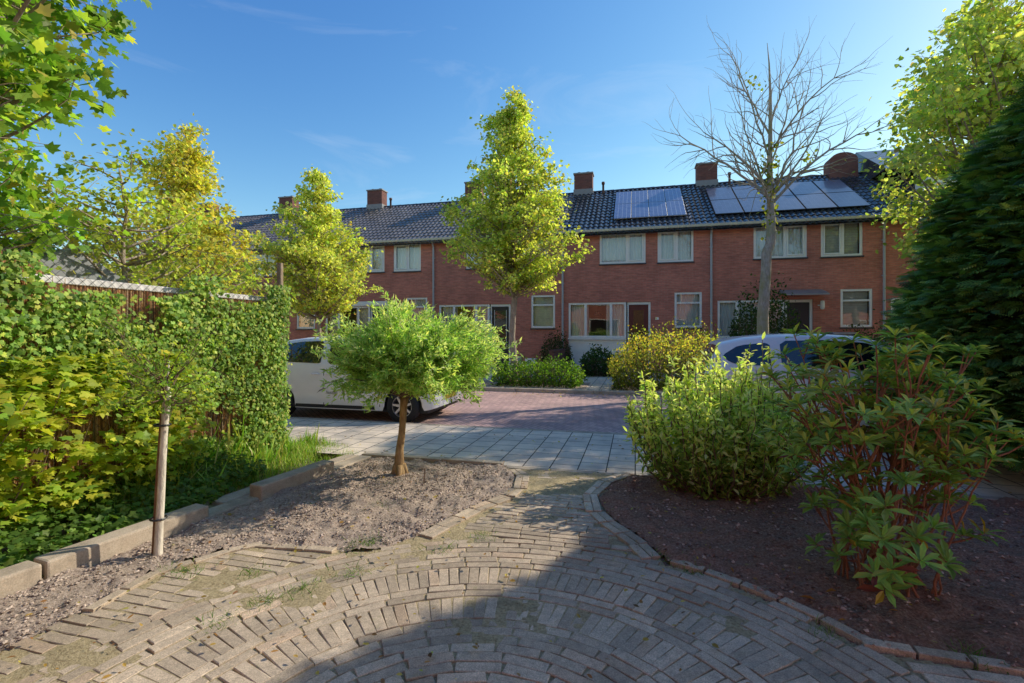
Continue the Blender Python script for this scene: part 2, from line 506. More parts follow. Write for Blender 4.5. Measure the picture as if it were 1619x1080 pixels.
def pantiles(parent, w, mat, rid=RIDGE, run=RUN, over=.28, eave=EAVE):
    """rows of interlocking wave tiles on the street slope"""
    sl = (rid-eave)/run
    L = math.hypot(run+over, (run+over)*sl); ang = math.atan(sl)
    rows = 15; pitch = .20; nc = round(w/pitch); sub = 6
    nx = nc*sub
    u = np.linspace(0, w, nx+1); ph = (u/w*nc) % 1.0
    prof = .029*np.where(ph < .62, np.sin(ph/.62*np.pi)**.8*1.0, -.55*np.sin((ph-.62)/.38*np.pi))
    V = []; F = []
    rl = L/rows
    for r in range(rows):
        a0 = r*rl; a1 = (r+1)*rl + .03
        for (aa, hh) in ((a0, .0), (a0, .042), ((a0+a1)/2, .026), (a1, .010)):
            jit = vnoise(np.c_[np.floor(u/w*nc), np.full(len(u), r)], 1.0, 3)*.004
            hgt = hh + (prof if hh > 0 else prof-.01) + (jit if hh > 0 else 0)
            d = -over + aa*math.cos(ang); z = eave + (-over)*sl + aa*math.sin(ang)
            V.append(np.c_[u, d - hgt*math.sin(ang), z + hgt*math.cos(ang)])
        k = r*4
        for q in range(3):
            i = np.arange(nx)
            F.append(np.c_[(k+q)*(nx+1)+i, (k+q)*(nx+1)+i+1, (k+q+1)*(nx+1)+i+1, (k+q+1)*(nx+1)+i])
    V = np.concatenate(V); F = np.concatenate(F)
    n = len(V)
    # underside and rear slope
    zb = eave-over*sl-.05
    V = np.concatenate([V, [(0, -over, zb), (w, -over, zb), (w, run, rid-.05), (0, run, rid-.05), (w, 2*run+over, zb), (0, 2*run+over, zb)]])
    F = np.concatenate([F, [(n+1, n, n+3, n+2), (n+3, n+5, n+4, n+2)]])
    o = np_mesh('roof', V, F, 4, mat, parent)
    # ridge caps
    b = MB(); m = max(1, int(w/.42))
    for i in range(m):
        x0 = w*i/m; x1 = w*(i+1)/m
        vs = []
        for x, rr in ((x0+.01, .105), (x1+.02, .12)):
            for k in range(7):
                a = math.pi*(k/6)
                vs.append((x, run+math.cos(a)*rr, rid-.02+math.sin(a)*rr*.75))
        b.add(vs, [(k, k+1, 8+k, 7+k) for k in range(6)] + [tuple(range(7))])
    b.build('ridge_cap', M['ridge'], o)
    return o

def roofpt(s, v, lift=0.0):
    """local point on the slope, v = plan distance from the facade"""
    return (s, v - lift*math.sin(math.atan(SLOPE)), EAVE + v*SLOPE + lift*math.cos(math.atan(SLOPE)))
def px_to_roof(x, y):
    u = (x-CX)/FP; k = (C+u*S)
    # z = EH-(y-HY)/FP*t/k = EAVE+(t-FT)*SLOPE
    q = -(y-HY)/FP/k
    t = (EAVE - FT*SLOPE - EH)/(q-SLOPE)
    return s_at(x, t), t-FT

def chimney(roof, x, y, w=.85, d=.55, h=.82, mat='brick_dark'):
    b = MB(); zb = RIDGE-.5
    b.box(x-w/2, x+w/2, y-d/2, y+d/2, zb, RIDGE+h)
    o = b.build('chimney', M[mat], roof)
    q = MB(); q.box(x-w/2-.04, x+w/2+.04, y-d/2-.04, y+d/2+.04, RIDGE+h+.002, RIDGE+h+.07); q.build('cap', M['lead'], o, bevel=.01)
    for k in (-.22, .2):
        q = MB(); q.lathe([(.0, RIDGE+h+.16), (.09, RIDGE+h+.16), (.085, RIDGE+h+.07)], n=12, c=(x+k, y, 0)); q.build('chimney_pot', M['pot'], o, smooth=True)
    q = MB(); q.box(x-w/2-.03, x+w/2+.03, y-d/2-.03, y+d/2+.03, zb, RIDGE-.05+.16); q.build('flashing', M['lead'], o)
    return o

WIN_UP = [(1.46, 3.17, 4.13, 5.33), (3.60, 4.87, 4.12, 5.33)]
GB = (.26, 2.46, 1.30, 2.62); GD = (2.50, 3.30, .12, 2.62); GS = (4.20, 5.16, 1.68, 2.99)
GROUP = 'brick terraced houses along the far side of the street'
def house(idx, label, roofmat='roof_black', door='reddoor', big='split', pitchcur='curtain', canopy=False, lamp=False, upcur=('curtain', 'curtain'), panel=True, chim=True, fascia=False, vent=True, gs_cur='curtain', rooftop=None):
    s0 = S0 + idx*HW
    r = empty('terraced_house', W(s0, FT, 0), -TH)
    tag(r, label, 'house', GROUP)
    holes = WIN_UP + [(GB[0], GD[1]+.06, .0, 2.66)] + [GS]
    wl = wall_with_holes(r, holes, HW, EAVE)
    # upstairs
    a = WIN_UP[0]; window(r, *a, cols=[.60], trans=(1,), curtain=upcur[0])
    a = WIN_UP[1]; window(r, *a, cols=[.53], trans=(0,), curtain=upcur[1])
    window(r, *GS, cols=[], curtain=gs_cur, transom=.70)
    # frontage: big window with panel below, door
    f = window(r, GB[0], GB[1], GB[2], 2.66, cols=[.30, .74] if big == 'split' else [.55], curtain=pitchcur, sill=False, cover=.62 if pitchcur == 'curtain' else 1.0)
    b = MB(); b.box(GB[0]+.001, GB[1], .05, .12, .0, GB[2]-.004)
    b.build('apron_panel', M['white'] if panel else M['brick'], r)
    b = MB(); b.box(GB[0]-.02, GB[1]+.0, -.03, .05, GB[2]-.07, GB[2]-.008); b.build('sill', M['white'], r)
    dr = MB(); dr.box(GD[0]+.05, GD[1]-.03, .085, .125, .14, 2.55); dob = dr.build('door', M[door], r, bevel=.004, seg=1)
    q = MB(); q.box(GD[0]+.004, GD[0]+.048, .04, .13, .0, 2.655); q.box(GD[1]-.028, GD[1]+.055, .04, .13, .0, 2.655); q.box(GD[0]+.05, GD[1]-.03, .041, .129, 2.56, 2.655)
    q.build('door_frame', M['white'], dob, bevel=.005, seg=1)
    if door == 'reddoor':
        q = MB(); q.quad((GD[0]+.22, .083, 1.35), (GD[1]-.2, .083, 1.35), (GD[1]-.2, .083, 2.35), (GD[0]+.22, .083, 2.35)); q.build('door_pane', simple('amber_glass', (.10, .055, .02), .15), dob)
        q = MB(); q.box(GD[0]+.24, GD[1]-.22, .07, .085, 1.05, 1.13); q.build('letter_slot', M['handle'], dob)
        q = MB(); q.box(GD[0]+.08, GD[0]+.12, .05, .085, 1.15, 1.32); q.build('handle', M['handle'], dob)
    elif door == 'darkdoor':
        q = MB(); q.quad((GD[0]+.17, .083, .95), (GD[1]-.15, .083, .95), (GD[1]-.15, .083, 2.4), (GD[0]+.17, .083, 2.4)); q.build('door_pane', M['glass'], dob)
        q = MB(); q.box(GD[0]+.155, GD[0]+.17, .07, .085, .93, 2.42); q.box(GD[1]-.15, GD[1]-.135, .07, .085, .93, 2.42); q.box(GD[0]+.155, GD[1]-.135, .07, .085, .55, .56); q.build('door_trim', M['white'], dob)
        q = MB(); q.quad((GD[0]+.17, .15, .95), (GD[1]-.15, .15, .95), (GD[1]-.15, .15, 2.4), (GD[0]+.17, .15, 2.4)); q.build('door_curtain', M['curtain'], dob)
        q = MB(); q.box(GD[0]+.08, GD[0]+.12, .05, .085, 1.05, 1.2); q.build('handle', M['handle'], dob)
    else:
        q = MB(); q.box(GD[0]+.08, GD[0]+.12, .05, .085, 1.05, 1.25); q.build('handle', M['handle'], dob)
    # step
    q = MB(); q.box(GD[0]-.1, GD[1]+.15, -.45, .0-.003, 0, .12); q.build('doorstep', M['concrete'], r, bevel=.01)
    # room behind
    q = MB(); q.quad((.1, 3.2, 0), (HW-.1, 3.2, 0), (HW-.1, 3.2, 5.4), (.1, 3.2, 5.4)); q.box(.1, HW-.1, .3, 3.2, 2.72, 2.9); q.build('room_partition', M['room'], r)
    # gutter, fascia, downpipe
    q = MB(); q.box(0.002, HW-.002, -.26, -.012, EAVE-.085, EAVE-.065); q.box(.002, HW-.002, -.26, -.235, EAVE-.065, EAVE+.01); q.build('gutter', M['cream'], r, bevel=.006, seg=1)
    q = MB(); q.tube([(.04, -.2, EAVE-.09), (.04, -.2, EAVE-.16), (.04, -.07, EAVE-.34), (.04, -.07, .0)], .04, 10)
    for z in (.9, 2.1, 3.4, 4.6): q.box(-.012, .092, -.075, -.002, z, z+.035)
    q.build('drainpipe', M['greypipe'], r, smooth=False)
    rf = pantiles(r, HW, M[roofmat])
    if chim: chimney(rf, .0+.43, RUN+.0)
    if vent:
        q = MB(); q.lathe([(.0, RIDGE+.38), (.075, RIDGE+.38), (.075, RIDGE+.27), (.05, RIDGE+.27), (.05, RIDGE-.2)], n=12, c=(1.35, RUN-.25, 0)); q.build('vent_pipe', M['pot'], rf, smooth=True)
    if fascia:
        q = MB(); q.box(.14, 3.4, -.06, -.003, 2.67, 2.86); q.build('fascia_board', M['white'], r, bevel=.005)
    if canopy:
        q = MB(); x0, x1 = 2.3, 3.62
        q.add([(x0,-.02,2.86),(x1,-.02,2.86),(x1,-.75,2.76),(x0,-.75,2.76),(x0,-.02,3.0),(x1,-.02,3.0),(x1,-.75,2.80),(x0,-.75,2.80)],
              [(0,1,2,3),(4,7,6,5),(3,2,6,7),(0,3,7,4),(2,1,5,6)]); q.build('canopy', M['zinc'], r)
    if lamp:
        q = MB(); q.box(3.50, 3.66, -.05, -.002, 2.42, 2.46); q.tube([(3.6, -.05, 2.44), (3.6, -.13, 2.44)], .015, 8)
        lo = q.build('wall_lamp', M['white'], r)
        q = MB(); q.lathe([(.0, 2.60), (.06, 2.59), (.07, 2.5), (.07, 2.36), (.05, 2.3), (0, 2.29)], n=14, c=(3.6, -.15, 0)); q.build('lamp_shade', M['white'], lo, smooth=True)
    return r, rf, dob

h_m2 = house(-4, 'far left brick house of the terrace, glimpsed through the maple and behind the yellowing tree', 'roof_brown', 'darkdoor')
h_m3 = house(-3, 'brick terraced house with brown tiled roof directly behind the yellow-green tree over the fence', 'roof_brown', 'darkdoor')
h_m1 = house(-2, 'brick house whose white framed windows flank the small lime tree left of the willow', 'roof_brown', 'darkdoor', fascia=True, upcur=('curtain', 'net'))
h_0 = house(-1, 'brick house behind the middle lime tree, black door with glass panel', 'roof_brown', 'darkdoor', gs_cur='blind')
h_1 = house(0, 'brick house with dark red front door and white panel under its wide window', 'roof_black', 'reddoor', upcur=('net', 'curtain'))
h_2 = house(1, 'brick house with grey canopy over a dark door, behind the bare tree', 'roof_black', 'bluedoor', canopy=True, lamp=True, pitchcur='net', gs_cur='blind', upcur=('net', 'blind'))
h_3 = house(2, 'brick house at the right end of the view, mostly hidden by the dark conifer', 'roof_black', 'darkdoor')
h_4 = house(3, 'brick house beyond the conifer with only roof tiles showing through lime leaves', 'roof_black', 'darkdoor')
LD = 'same'
# house over the first party: shift left houses so that pipes stand where the photo shows them
# big chimney with rounded top on the right houses
b = MB(); cx, cy = .28, RUN; w2 = .52
prof = [(cx-w2, RIDGE-.5), (cx+w2, RIDGE-.5)] + [(cx+w2*math.cos(a), RIDGE+.50+.34*math.sin(a)) for a in [math.pi*k/12 for k in range(13)]]
n = len(prof); vs = [(x, cy-.35, z) for x, z in prof] + [(x, cy+.35, z) for x, z in prof]
b.add(vs, [tuple(range(n))] + [tuple(range(n, 2*n))[::-1]] + [(i, (i+1) % n, n+(i+1) % n, n+i)[::-1] for i in range(n)])
for ch in list(h_3[1].children):
    if ch.name.startswith('chimney'):
        for g in list(ch.children): bpy.data.objects.remove(g)
        bpy.data.objects.remove(ch)
b.build('chimney', M['brick_dark'], h_3[1])
# raised roof dormer right of that chimney
q = MB(); ew = 4.6
q.add([(1.0, RUN-2.2, 7.6), (1.0+ew, RUN-2.2, 7.6), (1.0+ew, RUN+.4, 9.15), (1.0, RUN+.4, 9.15), (1.0, RUN+2.6, 7.6), (1.0+ew, RUN+2.6, 7.6)],
      [(0, 1, 2, 3), (3, 2, 5, 4), (0, 3, 4), (1, 5, 2)])
q.build('raised_roof', M['roof_black'], h_3[0])
q = MB(); q.box(1.9, 3.0, 1.2, 2.0, EAVE+.9, EAVE+1.55); q.build('dormer', M['white'], h_3[0], bevel=.01)

# small house number plate beside the red door and living-room lamp
q = MB(); q.box(3.52, 3.64, -.015, -.002, 1.98, 2.07); q.build('house_number', M['white'], h_1[0])
lp = MB(); lp.tube([(1.35, .7, 2.66), (1.35, .7, 2.38)], .006, 6); lp.lathe([(.03, 2.40), (.06, 2.36), (.17, 2.22), (.17, 2.20), (0, 2.2)], n=20, c=(1.35, .7, 0))
lp.build('pendant_lamp', M['dark'], h_1[0], smooth=True)
q = MB(); q.box(.9, 1.75, .9, 1.3, .75, 1.5); q.build('sofa', M['dark'], h_1[0], bevel=.05)

# solar panels
def panel_grid(hobj, idx, corners, cols, rows, mat, skip=(), label=''):
    """corners in photo pixels: bl, br, tr, tl"""
    s0 = S0+idx*HW
    cs = [px_to_roof(*p) for p in corners]
    sl = np.mean([cs[0][0], cs[3][0]])-s0; sr = np.mean([cs[1][0], cs[2][0]])-s0
    v0 = np.mean([cs[0][1], cs[1][1]]); v1 = np.mean([cs[2][1], cs[3][1]])
    ang = math.atan(SLOPE)
    print('panels', sl, sr, v0, v1)
    cw = (sr-sl)/cols; chh = (v1-v0)/rows/math.cos(ang)
    for i in range(cols):
        for j in range(rows):
            if (i, j) in skip: continue
            o = MB(); o.box(.012, cw-.012, .012, chh-.012, 0, .035)
            f = o.build('solar_panel', M['alu'] if mat == 'solar_poly' else M['dark'], hobj, bevel=.004, seg=1)
            p = roofpt(sl+i*cw, v0+j*(v1-v0)/rows, .085)
            f.location = p; f.rotation_euler = (ang, 0, 0)
            o = MB(); o.quad((.03, .03, .038), (cw-.03, .03, .038), (cw-.03, chh-.03, .038), (.03, chh-.03, .038))
            o.build('cells', M[mat], f)
panel_grid(h_1[0], 0, [(975, 350), (1087, 344), (1074, 302), (970, 308)], 4, 2, 'solar_poly')
panel_grid(h_2[0], 1, [(1127, 343), (1366, 331), (1340, 290), (1116, 300)], 5, 2, 'solar_mono')

# ================================================================== GROUND
def sheet(name, s0, s1, t0, t1, z, mat, label):
    b = MB(); b.quad((s0, t0, z), (s1, t0, z), (s1, t1, z), (s0, t1, z))
    o = b.build(name, mat); o.rotation_euler = (0, 0, -TH); return structure(o, label)
b = MB(); b.quad((-400, -400, -.09), (400, -400, -.09), (400, 600, -.09), (-400, 600, -.09))
structure(b.build('ground', M['ground']), 'bare earth and grass ground under the neighbourhood')
sheet('road', -60, 60, 7.32, 12.28, -.055, M['road'], 'reddish purple clinker road with tree shadows')
sheet('pavement', -60, 60, 5.2, 7.2, -.004, M['tiles'], 'grey concrete tile pavement on the near side')
sheet('far_pavement', -60, 60, 12.42, 18.98, -.004, M['tiles'], 'pavement and front gardens before the houses')
def kerbrun(name, s0, s1, t0, t1, z0, z1, label, L=1.0, m='concrete'):
    b = MB(); n = int((s1-s0)/L)
    for i in range(n):
        b.box(s0+i*L+.004, s0+(i+1)*L-.004, t0, t1, z0, z1+random.uniform(-.003, .003))
    o = b.build(name, M[m], bevel=.012); o.rotation_euler = (0, 0, -TH); return structure(o, label)
kerbrun('kerb', -30, 30, 7.2, 7.325, -.2, -.002, 'low concrete kerb between pavement and road')
kerbrun('kerb', -30, 30, 12.27, 12.42, -.2, .035, 'raised dark kerb on the far side of the road')

# ---- path of clay pavers
CXc, CYc = -.17, 1.47; RR = 1.98
path_px_left = [(395, 862), (540, 872), (600, 868), (660, 846), (700, 824), (745, 802), (790, 785), (812, 768), (816, 753), (799, 741)]
path_px_right = [(1003, 750), (966, 765), (945, 785), (951, 806), (976, 828), (1012, 852), (1057, 893)]
PL = [G(*p) for p in path_px_left]; PR = [G(*p) for p in path_px_right]
poly = [(-2.9, .6), (-2.62, 1.6), (-2.34, 2.16), G(130, 967), G(240, 906), G(365, 868)] + PL + PR
# right border follows the circle, then runs straight off to the right
a0 = math.atan2(PR[-1][1]-CYc, PR[-1][0]-CXc)
a1 = math.atan2(.78, 1.84)
for k in range(13):
    a = a0 + (a1-a0)*k/12; poly.append((CXc+RR*math.cos(a), CYc+RR*math.sin(a)))
poly += [G(1619, 1067), (3.6, 1.75), (4.2, .6)]
POLY = np.array(poly)
def inside(P, poly):
    x, y = P[:, 0], P[:, 1]; r = np.zeros(len(P), bool); n = len(poly); j = n-1
    for i in range(n):
        xi, yi = poly[i]; xj, yj = poly[j]
        c = ((yi > y) != (yj > y)) & (x < (xj-xi)*(y-yi)/(yj-yi+1e-12)+xi)
        r ^= c; j = i
    return r
def dist_poly(P, poly, closed=True):
    d = np.full(len(P), 9e9); n = len(poly)
    for i in range(n if closed else n-1):
        a = np.array(poly[i]); b = np.array(poly[(i+1) % n]); ab = b-a
        t = np.clip(((P-a) @ ab)/(ab@ab+1e-12), 0, 1)
        d = np.minimum(d, np.hypot(*(P-(a+t[:, None]*ab)).T))
    return d

bricks = []                                       # x, y, angle, length, width
BW, BL = .0665, .205
def ring(r0, r1, soldier, a_from=-.5, a_to=math.pi+.5, gap=.007):
    if soldier:
        rm = (r0+r1)/2; n = int((a_to-a_from)*r1/.0635)
        for k in range(n):
            a = a_from+(a_to-a_from)*(k+.5)/n
            bricks.append((CXc+rm*math.cos(a), CYc+rm*math.sin(a), a, r1-r0-gap, .0555+rng.uniform(-.002, .002), 0))
    else:
        rm = (r0+r1)/2; step = (BL+.007)/rm; a = a_from+random.random()*step
        while a < a_to:
            bricks.append((CXc+rm*math.cos(a), CYc+rm*math.sin(a), a+math.pi/2, BL*random.uniform(.97, 1), r1-r0-gap, 0)); a += step
for k in range(8): ring(.345+k*.0675, .345+(k+1)*.0675, False)
ring(.885, .9525, False); ring(.9525, 1.02, False)
ring(1.02, 1.222, True); ring(1.222, 1.287, False); ring(1.287, 1.352, False); ring(1.352, 1.555, True)
nr = 6; w_ = (RR-1.555)/nr
for k in range(nr): ring(1.555+k*w_, 1.555+(k+1)*w_, False)
# straight courses parallel to the street outside the circle
t = .3; row = 0
while t < 5.18:
    s = -4.4+random.random()*.2
    while s < 4.6:
        x, y, _ = W(s+BL/2, t+BW/2)
        r = math.hypot(x-CXc, y-CYc)
        if r > RR+.02:
            bricks.append((x, y, -TH, BL, BW-.006, 1))
        s += BL+.008
    t += BW+.003; row += 1
# central infill
for i in range(-4, 5):
    for j in range(-5, 6):
        x, y = CXc+i*.1, CYc+j*.07
        if math.hypot(x-CXc, y-CYc) < .33: bricks.append((x, y, 0, .094, .064, 0))
B = np.array(bricks)
din = dist_poly(B[:, :2], POLY)
keep = inside(B[:, :2], POLY) & (din > .035)
# double border rows replace the field near the bed edges
PLs = [G(540, 872)]+PL[2:]; 
edge_l = dist_poly(B[:, :2], PL[3:], False); edge_r = dist_poly(B[:, :2], PR, False)
keep &= ~(((edge_l < .15) | (edge_r < .15)) & (B[:, 5] == 1))
B = B[keep]
def border(pts, off, out):
    pts = [np.array(p) for p in pts]
    seg = [np.linalg.norm(pts[i+1]-pts[i]) for i in range(len(pts)-1)]; tot = sum(seg)
    def at(d):
        for i, L in enumerate(seg):
            if d <= L or i == len(seg)-1:
                q = pts[i]+(pts[i+1]-pts[i])*min(d/L, 1); dr = (pts[i+1]-pts[i])/L; return q, dr
            d -= L
    d = BL*.5
    while d < tot:
        q, dr = at(d); nrm = np.array((-dr[1], dr[0]))*out
        p = q+nrm*off; out_.append((p[0], p[1], math.atan2(dr[1], dr[0]), BL*.96, .062, 2)); d += BL+.004
out_ = []
border(PL[3:], .035, -1 if True else 1); border(PL[3:], .103, -1)
border(PR, .035, -1); border(PR, .103, -1)
rb = [(CXc+RR*math.cos(a0+(a1-a0)*k/20), CYc+RR*math.sin(a0+(a1-a0)*k/20)) for k in range(21)]+[G(1619, 1067), (3.6, 1.75)]
border(rb, -.035, -1)
border([G(130, 967), G(240, 906), G(365, 868), G(395, 862)], .03, -1)
border([G(395, 862), G(540, 872)], .0, -1)
B = np.concatenate([B, np.array(out_)])
nb = len(B)
tx = np.array([-.5, .5, .5, -.5, -.5, .5, .5, -.5, -.5, .5, .5, -.5]); ty = np.array([-.5, -.5, .5, .5, -.5, -.5, .5, .5, -.5, -.5, .5, .5])
lvl = np.repeat([0, 1, 2], 4)
Ln, Wd = B[:, 3:4], B[:, 4:5]
ins = np.where(lvl == 2, .0028, 0)[None, :]
lx = tx*Ln - np.sign(tx)*ins; ly = ty*Wd - np.sign(ty)*ins
hz = rng.normal(0, .0011, (nb, 1)) + np.where(B[:, 5:6] == 2, .012, 0) + .006*vnoise(B[:, :2], .35, 5)[:, None]
tilt = rng.normal(0, .006, (nb, 2))
lz = np.select([lvl == 0, lvl == 1, lvl == 2], [-.045, -.003, 0.])[None, :] + hz + np.where(lvl > 0, 1, 0)*(lx*tilt[:, :1]+ly*tilt[:, 1:])
ca, sa = np.cos(B[:, 2:3]+rng.normal(0, .012, (nb, 1))), np.sin(B[:, 2:3]+rng.normal(0, .012, (nb, 1)))
wob = rng.normal(0, .0012, (nb, 12, 2))
V = np.stack([B[:, :1]+lx*ca-ly*sa, B[:, 1:2]+lx*sa+ly*ca, lz], -1); V[..., :2] += wob
ft = np.array([(0, 1, 5, 4), (1, 2, 6, 5), (2, 3, 7, 6), (3, 0, 4, 7), (4, 5, 9, 8), (5, 6, 10, 9), (6, 7, 11, 10), (7, 4, 8, 11), (8, 9, 10, 11)])
Fc = (ft[None]+np.arange(nb)[:, None, None]*12).reshape(-1, 4)
base = np.array([(.52, .425, .32)])
v_ = rng.uniform(.80, 1.18, (nb, 1)); red = rng.random((nb, 1))
cc = base*v_*(1+.16*vnoise(B[:, :2], .5, 2)[:, None]); cc = np.where(red > .93, cc*np.array([(1.04, .98, .95)]), cc)
cc = np.where(B[:, 5:6] == 2, cc*1.06, cc)
cc = np.repeat(cc, 12, 0)
po = np_mesh('garden_path', V.reshape(-1, 3), Fc, 4, M['paver'], None, cc)
structure(po, 'weathered clay brick path laid in concentric arcs')

# sand and moss between the pavers: swells over the bricks near the street
def grid_mesh(name, poly, res, hfun, mat, extra=None, smooth=True, parent=None):
    poly = np.array(poly); x0, y0 = poly.min(0)-res; x1, y1 = poly.max(0)+res
    nx = int((x1-x0)/res)+1; ny = int((y1-y0)/res)+1
    X, Y = np.meshgrid(np.linspace(x0, x1, nx), np.linspace(y0, y1, ny)); P = np.c_[X.ravel(), Y.ravel()]
    ins_ = inside(P, poly)
    idx = np.arange(nx*ny).reshape(ny, nx)
    q = np.stack([idx[:-1, :-1], idx[:-1, 1:], idx[1:, 1:], idx[1:, :-1]], -1).reshape(-1, 4)
    q = q[ins_[q].all(1)]
    used = np.unique(q); mp = -np.ones(nx*ny, int); mp[used] = np.arange(len(used))
    Pu = P[used]; z = hfun(Pu)
    return np_mesh(name, np.c_[Pu, z], mp[q], 4, mat, parent, None, smooth)
def sand_h(P):
    s, t = P[:, 0]*C-P[:, 1]*S, P[:, 0]*S+P[:, 1]*C
    f = fbm(P, .22, 4, 9)
    far = np.clip((t-4.15)/.6, 0, 1)
    edge = np.clip(1-dist_poly(P, PL[:9], False)/.35, 0, 1)*.5
    lf = np.clip((.3-P[:, 0])/2, 0, 1)
    return -.0058+.0062*f+.0028*lf+.010*far+.004*edge-.012*np.clip(vnoise(P, .09, 41)-.35, 0, 1)
so = grid_mesh('joint_sand', POLY, .022, sand_h, M['sand'])
structure(so, 'mossy sand between the bricks')

# ---- planting beds
def soil_h(seed, amp=.030):
    def h(P):
        f = fbm(P, .13, 4, seed); g = fbm(P, .9, 2, seed+9)
        return .005+amp*f*1.4+.018*g+.012*np.abs(vnoise(P, .05, seed+3))
    return h
tb = 5.14
KS = lambda t: -3.36+(t-1.9)*.125                # inner edge of the concrete edging, s as a function of t
bedL = [W(KS(.6), .6)[:2], W(KS(tb), tb)[:2], W(-1.37, tb)[:2]] + PL[::-1][1:] + [G(365, 868), G(240, 906), G(130, 967), (-2.34, 2.16), (-2.62, 1.6), (-2.9, .6)]
ho = grid_mesh('planting_bed', bedL, .02, lambda P: soil_h(3)(P)-np.clip(1-dist_poly(P, POLY)/.06, 0, 1)*.02, M['soil']); structure(ho, 'loose dry grey-brown soil bed in the sun')
bedR = PR[::1] + [tuple(p) for p in POLY[len(poly)-16:-3]] + [G(1619, 1067), (3.6, 1.75), (7.5, .8), (9.5, 4.0), W(7, 5.14)[:2], W(.07, 5.14)[:2]]
ho = grid_mesh('planting_bed', bedR, .028, lambda P: soil_h(21, .028)(P)-np.clip(1-dist_poly(P, POLY)/.06, 0, 1)*.02, M['soildark']); structure(ho, 'dark mulched soil bed in the shade under the rhododendron')

b = MB(); b.quad((-3.0, .3, -.016), (.9, .3, -.016), (.9, 5.0, -.016), (-3.0, 5.0, -.016)); structure(b.build('soil', M['sand']), 'sandy soil under the path')
b = MB(); b.quad((.9, .3, -.016), (9, .3, -.016), (9, 5.0, -.016), (.9, 5.0, -.016)); structure(b.build('soil', M['soildark']), 'dark soil under the shaded bed')
# clods: small angular lumps
def lumps(poly, n, seed, s0, s1, cols, hf, name, label):
    poly = np.array(poly); P = rng.uniform(poly.min(0), poly.max(0), (n*3, 2)); P = P[inside(P, poly)][:n]
    P = P[rng.random(len(P)) < .35+.65*(fbm(P, .3, 2, seed) > -.05)]
    k = len(P)
    T = np.array([(1, 0, 0), (-.8, .3, 0), (0, 1, 0), (.2, -1, .1), (0, 0, .9), (0, .1, -.6), (.6, .6, .5), (-.5, -.6, .45)], float)
    F = np.array([(0, 6, 4), (6, 2, 4), (2, 1, 4), (1, 7, 4), (7, 3, 4), (3, 0, 4), (0, 2, 6), (1, 3, 7), (0, 5, 2), (2, 5, 1), (1, 5, 3), (3, 5, 0)])
    sc = (s0+(s1-s0)*rng.random((k, 1, 1))**3)
    a = rng.uniform(0, 6.28, k); R = np.zeros((k, 3, 3)); R[:, 0, 0] = np.cos(a); R[:, 0, 1] = -np.sin(a); R[:, 1, 0] = np.sin(a); R[:, 1, 1] = np.cos(a); R[:, 2, 2] = 1
    V = (T[None]*rng.uniform(.5, 1.25, (k, 8, 3))*sc) @ R.transpose(0, 2, 1)
    V[..., 2] *= .7
    z = hf(P)
    V += np.c_[P, z+.25*sc[:, 0, 0]][:, None]
    c = np.array(cols)[rng.integers(0, len(cols), k)]*rng.uniform(.7, 1.25, (k, 1))
    o = np_mesh(name, V.reshape(-1, 3), (F[None]+np.arange(k)[:, None, None]*8).reshape(-1, 3), 3, M['clod'], None, np.repeat(c, 8, 0))
    structure(o, label, 'stuff')
lumps(bedL, 26000, 5, .0025, .015, [(.42, .325, .25), (.50, .39, .30), (.32, .245, .19), (.56, .45, .36)], soil_h(3), 'soil_clods', 'crumbly clods of dry soil over the sunny bed')
lumps(bedR, 22000, 6, .003, .018, [(.32, .19, .13), (.42, .26, .19), (.21, .12, .085), (.55, .38, .28)], soil_h(21, .028), 'mulch', 'bark mulch and clods over the shaded bed')

# ---- concrete edging
def edging(t0, t1, z1, label, w=.15, off=0.0, name='edging_beam'):
    a = Vector(W(KS(t0)+off, t0)); bq = Vector(W(KS(t1)+off, t1)); d = (bq-a); L = d.length
    b = MB(); b.box(-w, 0, .004, L-.004, -.12, z1)
    o = b.build(name, M['concrete'], bevel=.014, seg=2); o.location = a
    o.rotation_euler = (0, 0, math.atan2(d.y, d.x)-math.pi/2)
    return o
g_ = 'raised concrete edging beams beside the bed'
tag(edging(.75, 2.08, .115, ''), 'raised concrete edging beam nearest the camera, at the left picture edge', 'edging', g_)
tag(edging(2.09, 3.10, .118, ''), 'sunlit raised concrete edging beam just behind the young staked tree', 'edging', g_)
tag(edging(3.55, 4.45, .135, '', off=.02), 'shaded raised concrete edging beam with a square end near the willow', 'edging', g_)
o = edging(2.9, 5.14, .03, '', w=.17, name='kerb', off=-.01); structure(o, 'low flush concrete kerb strip')
o = edging(3.4, 5.14, .02, '', w=.17, name='kerb', off=-.22); structure(o, 'low flush concrete kerb strip by the grass')
b = MB()
s = KS(5.14)-.16
while s < -1.45:
    b.box(s+.004, min(s+.5, -1.4)-.004, 5.10, 5.195, -.1, .045+random.uniform(-.004, .004)); s += .5
o = b.build('kerb', M['concrete'], bevel=.008); o.rotation_euler = (0, 0, -TH); structure(o, 'low back kerb between soil bed and pavement')
b = MB(); s = -1.38
while s < 8:
    b.box(s+.004, s+.5-.004, 5.10, 5.198, -.1, (.025 if s > 0 else .001)+random.uniform(-.003, .003)); s += .5
o = b.build('kerb', M['concrete'], bevel=.008); o.rotation_euler = (0, 0, -TH); structure(o, 'low back kerb behind the shaded bed')
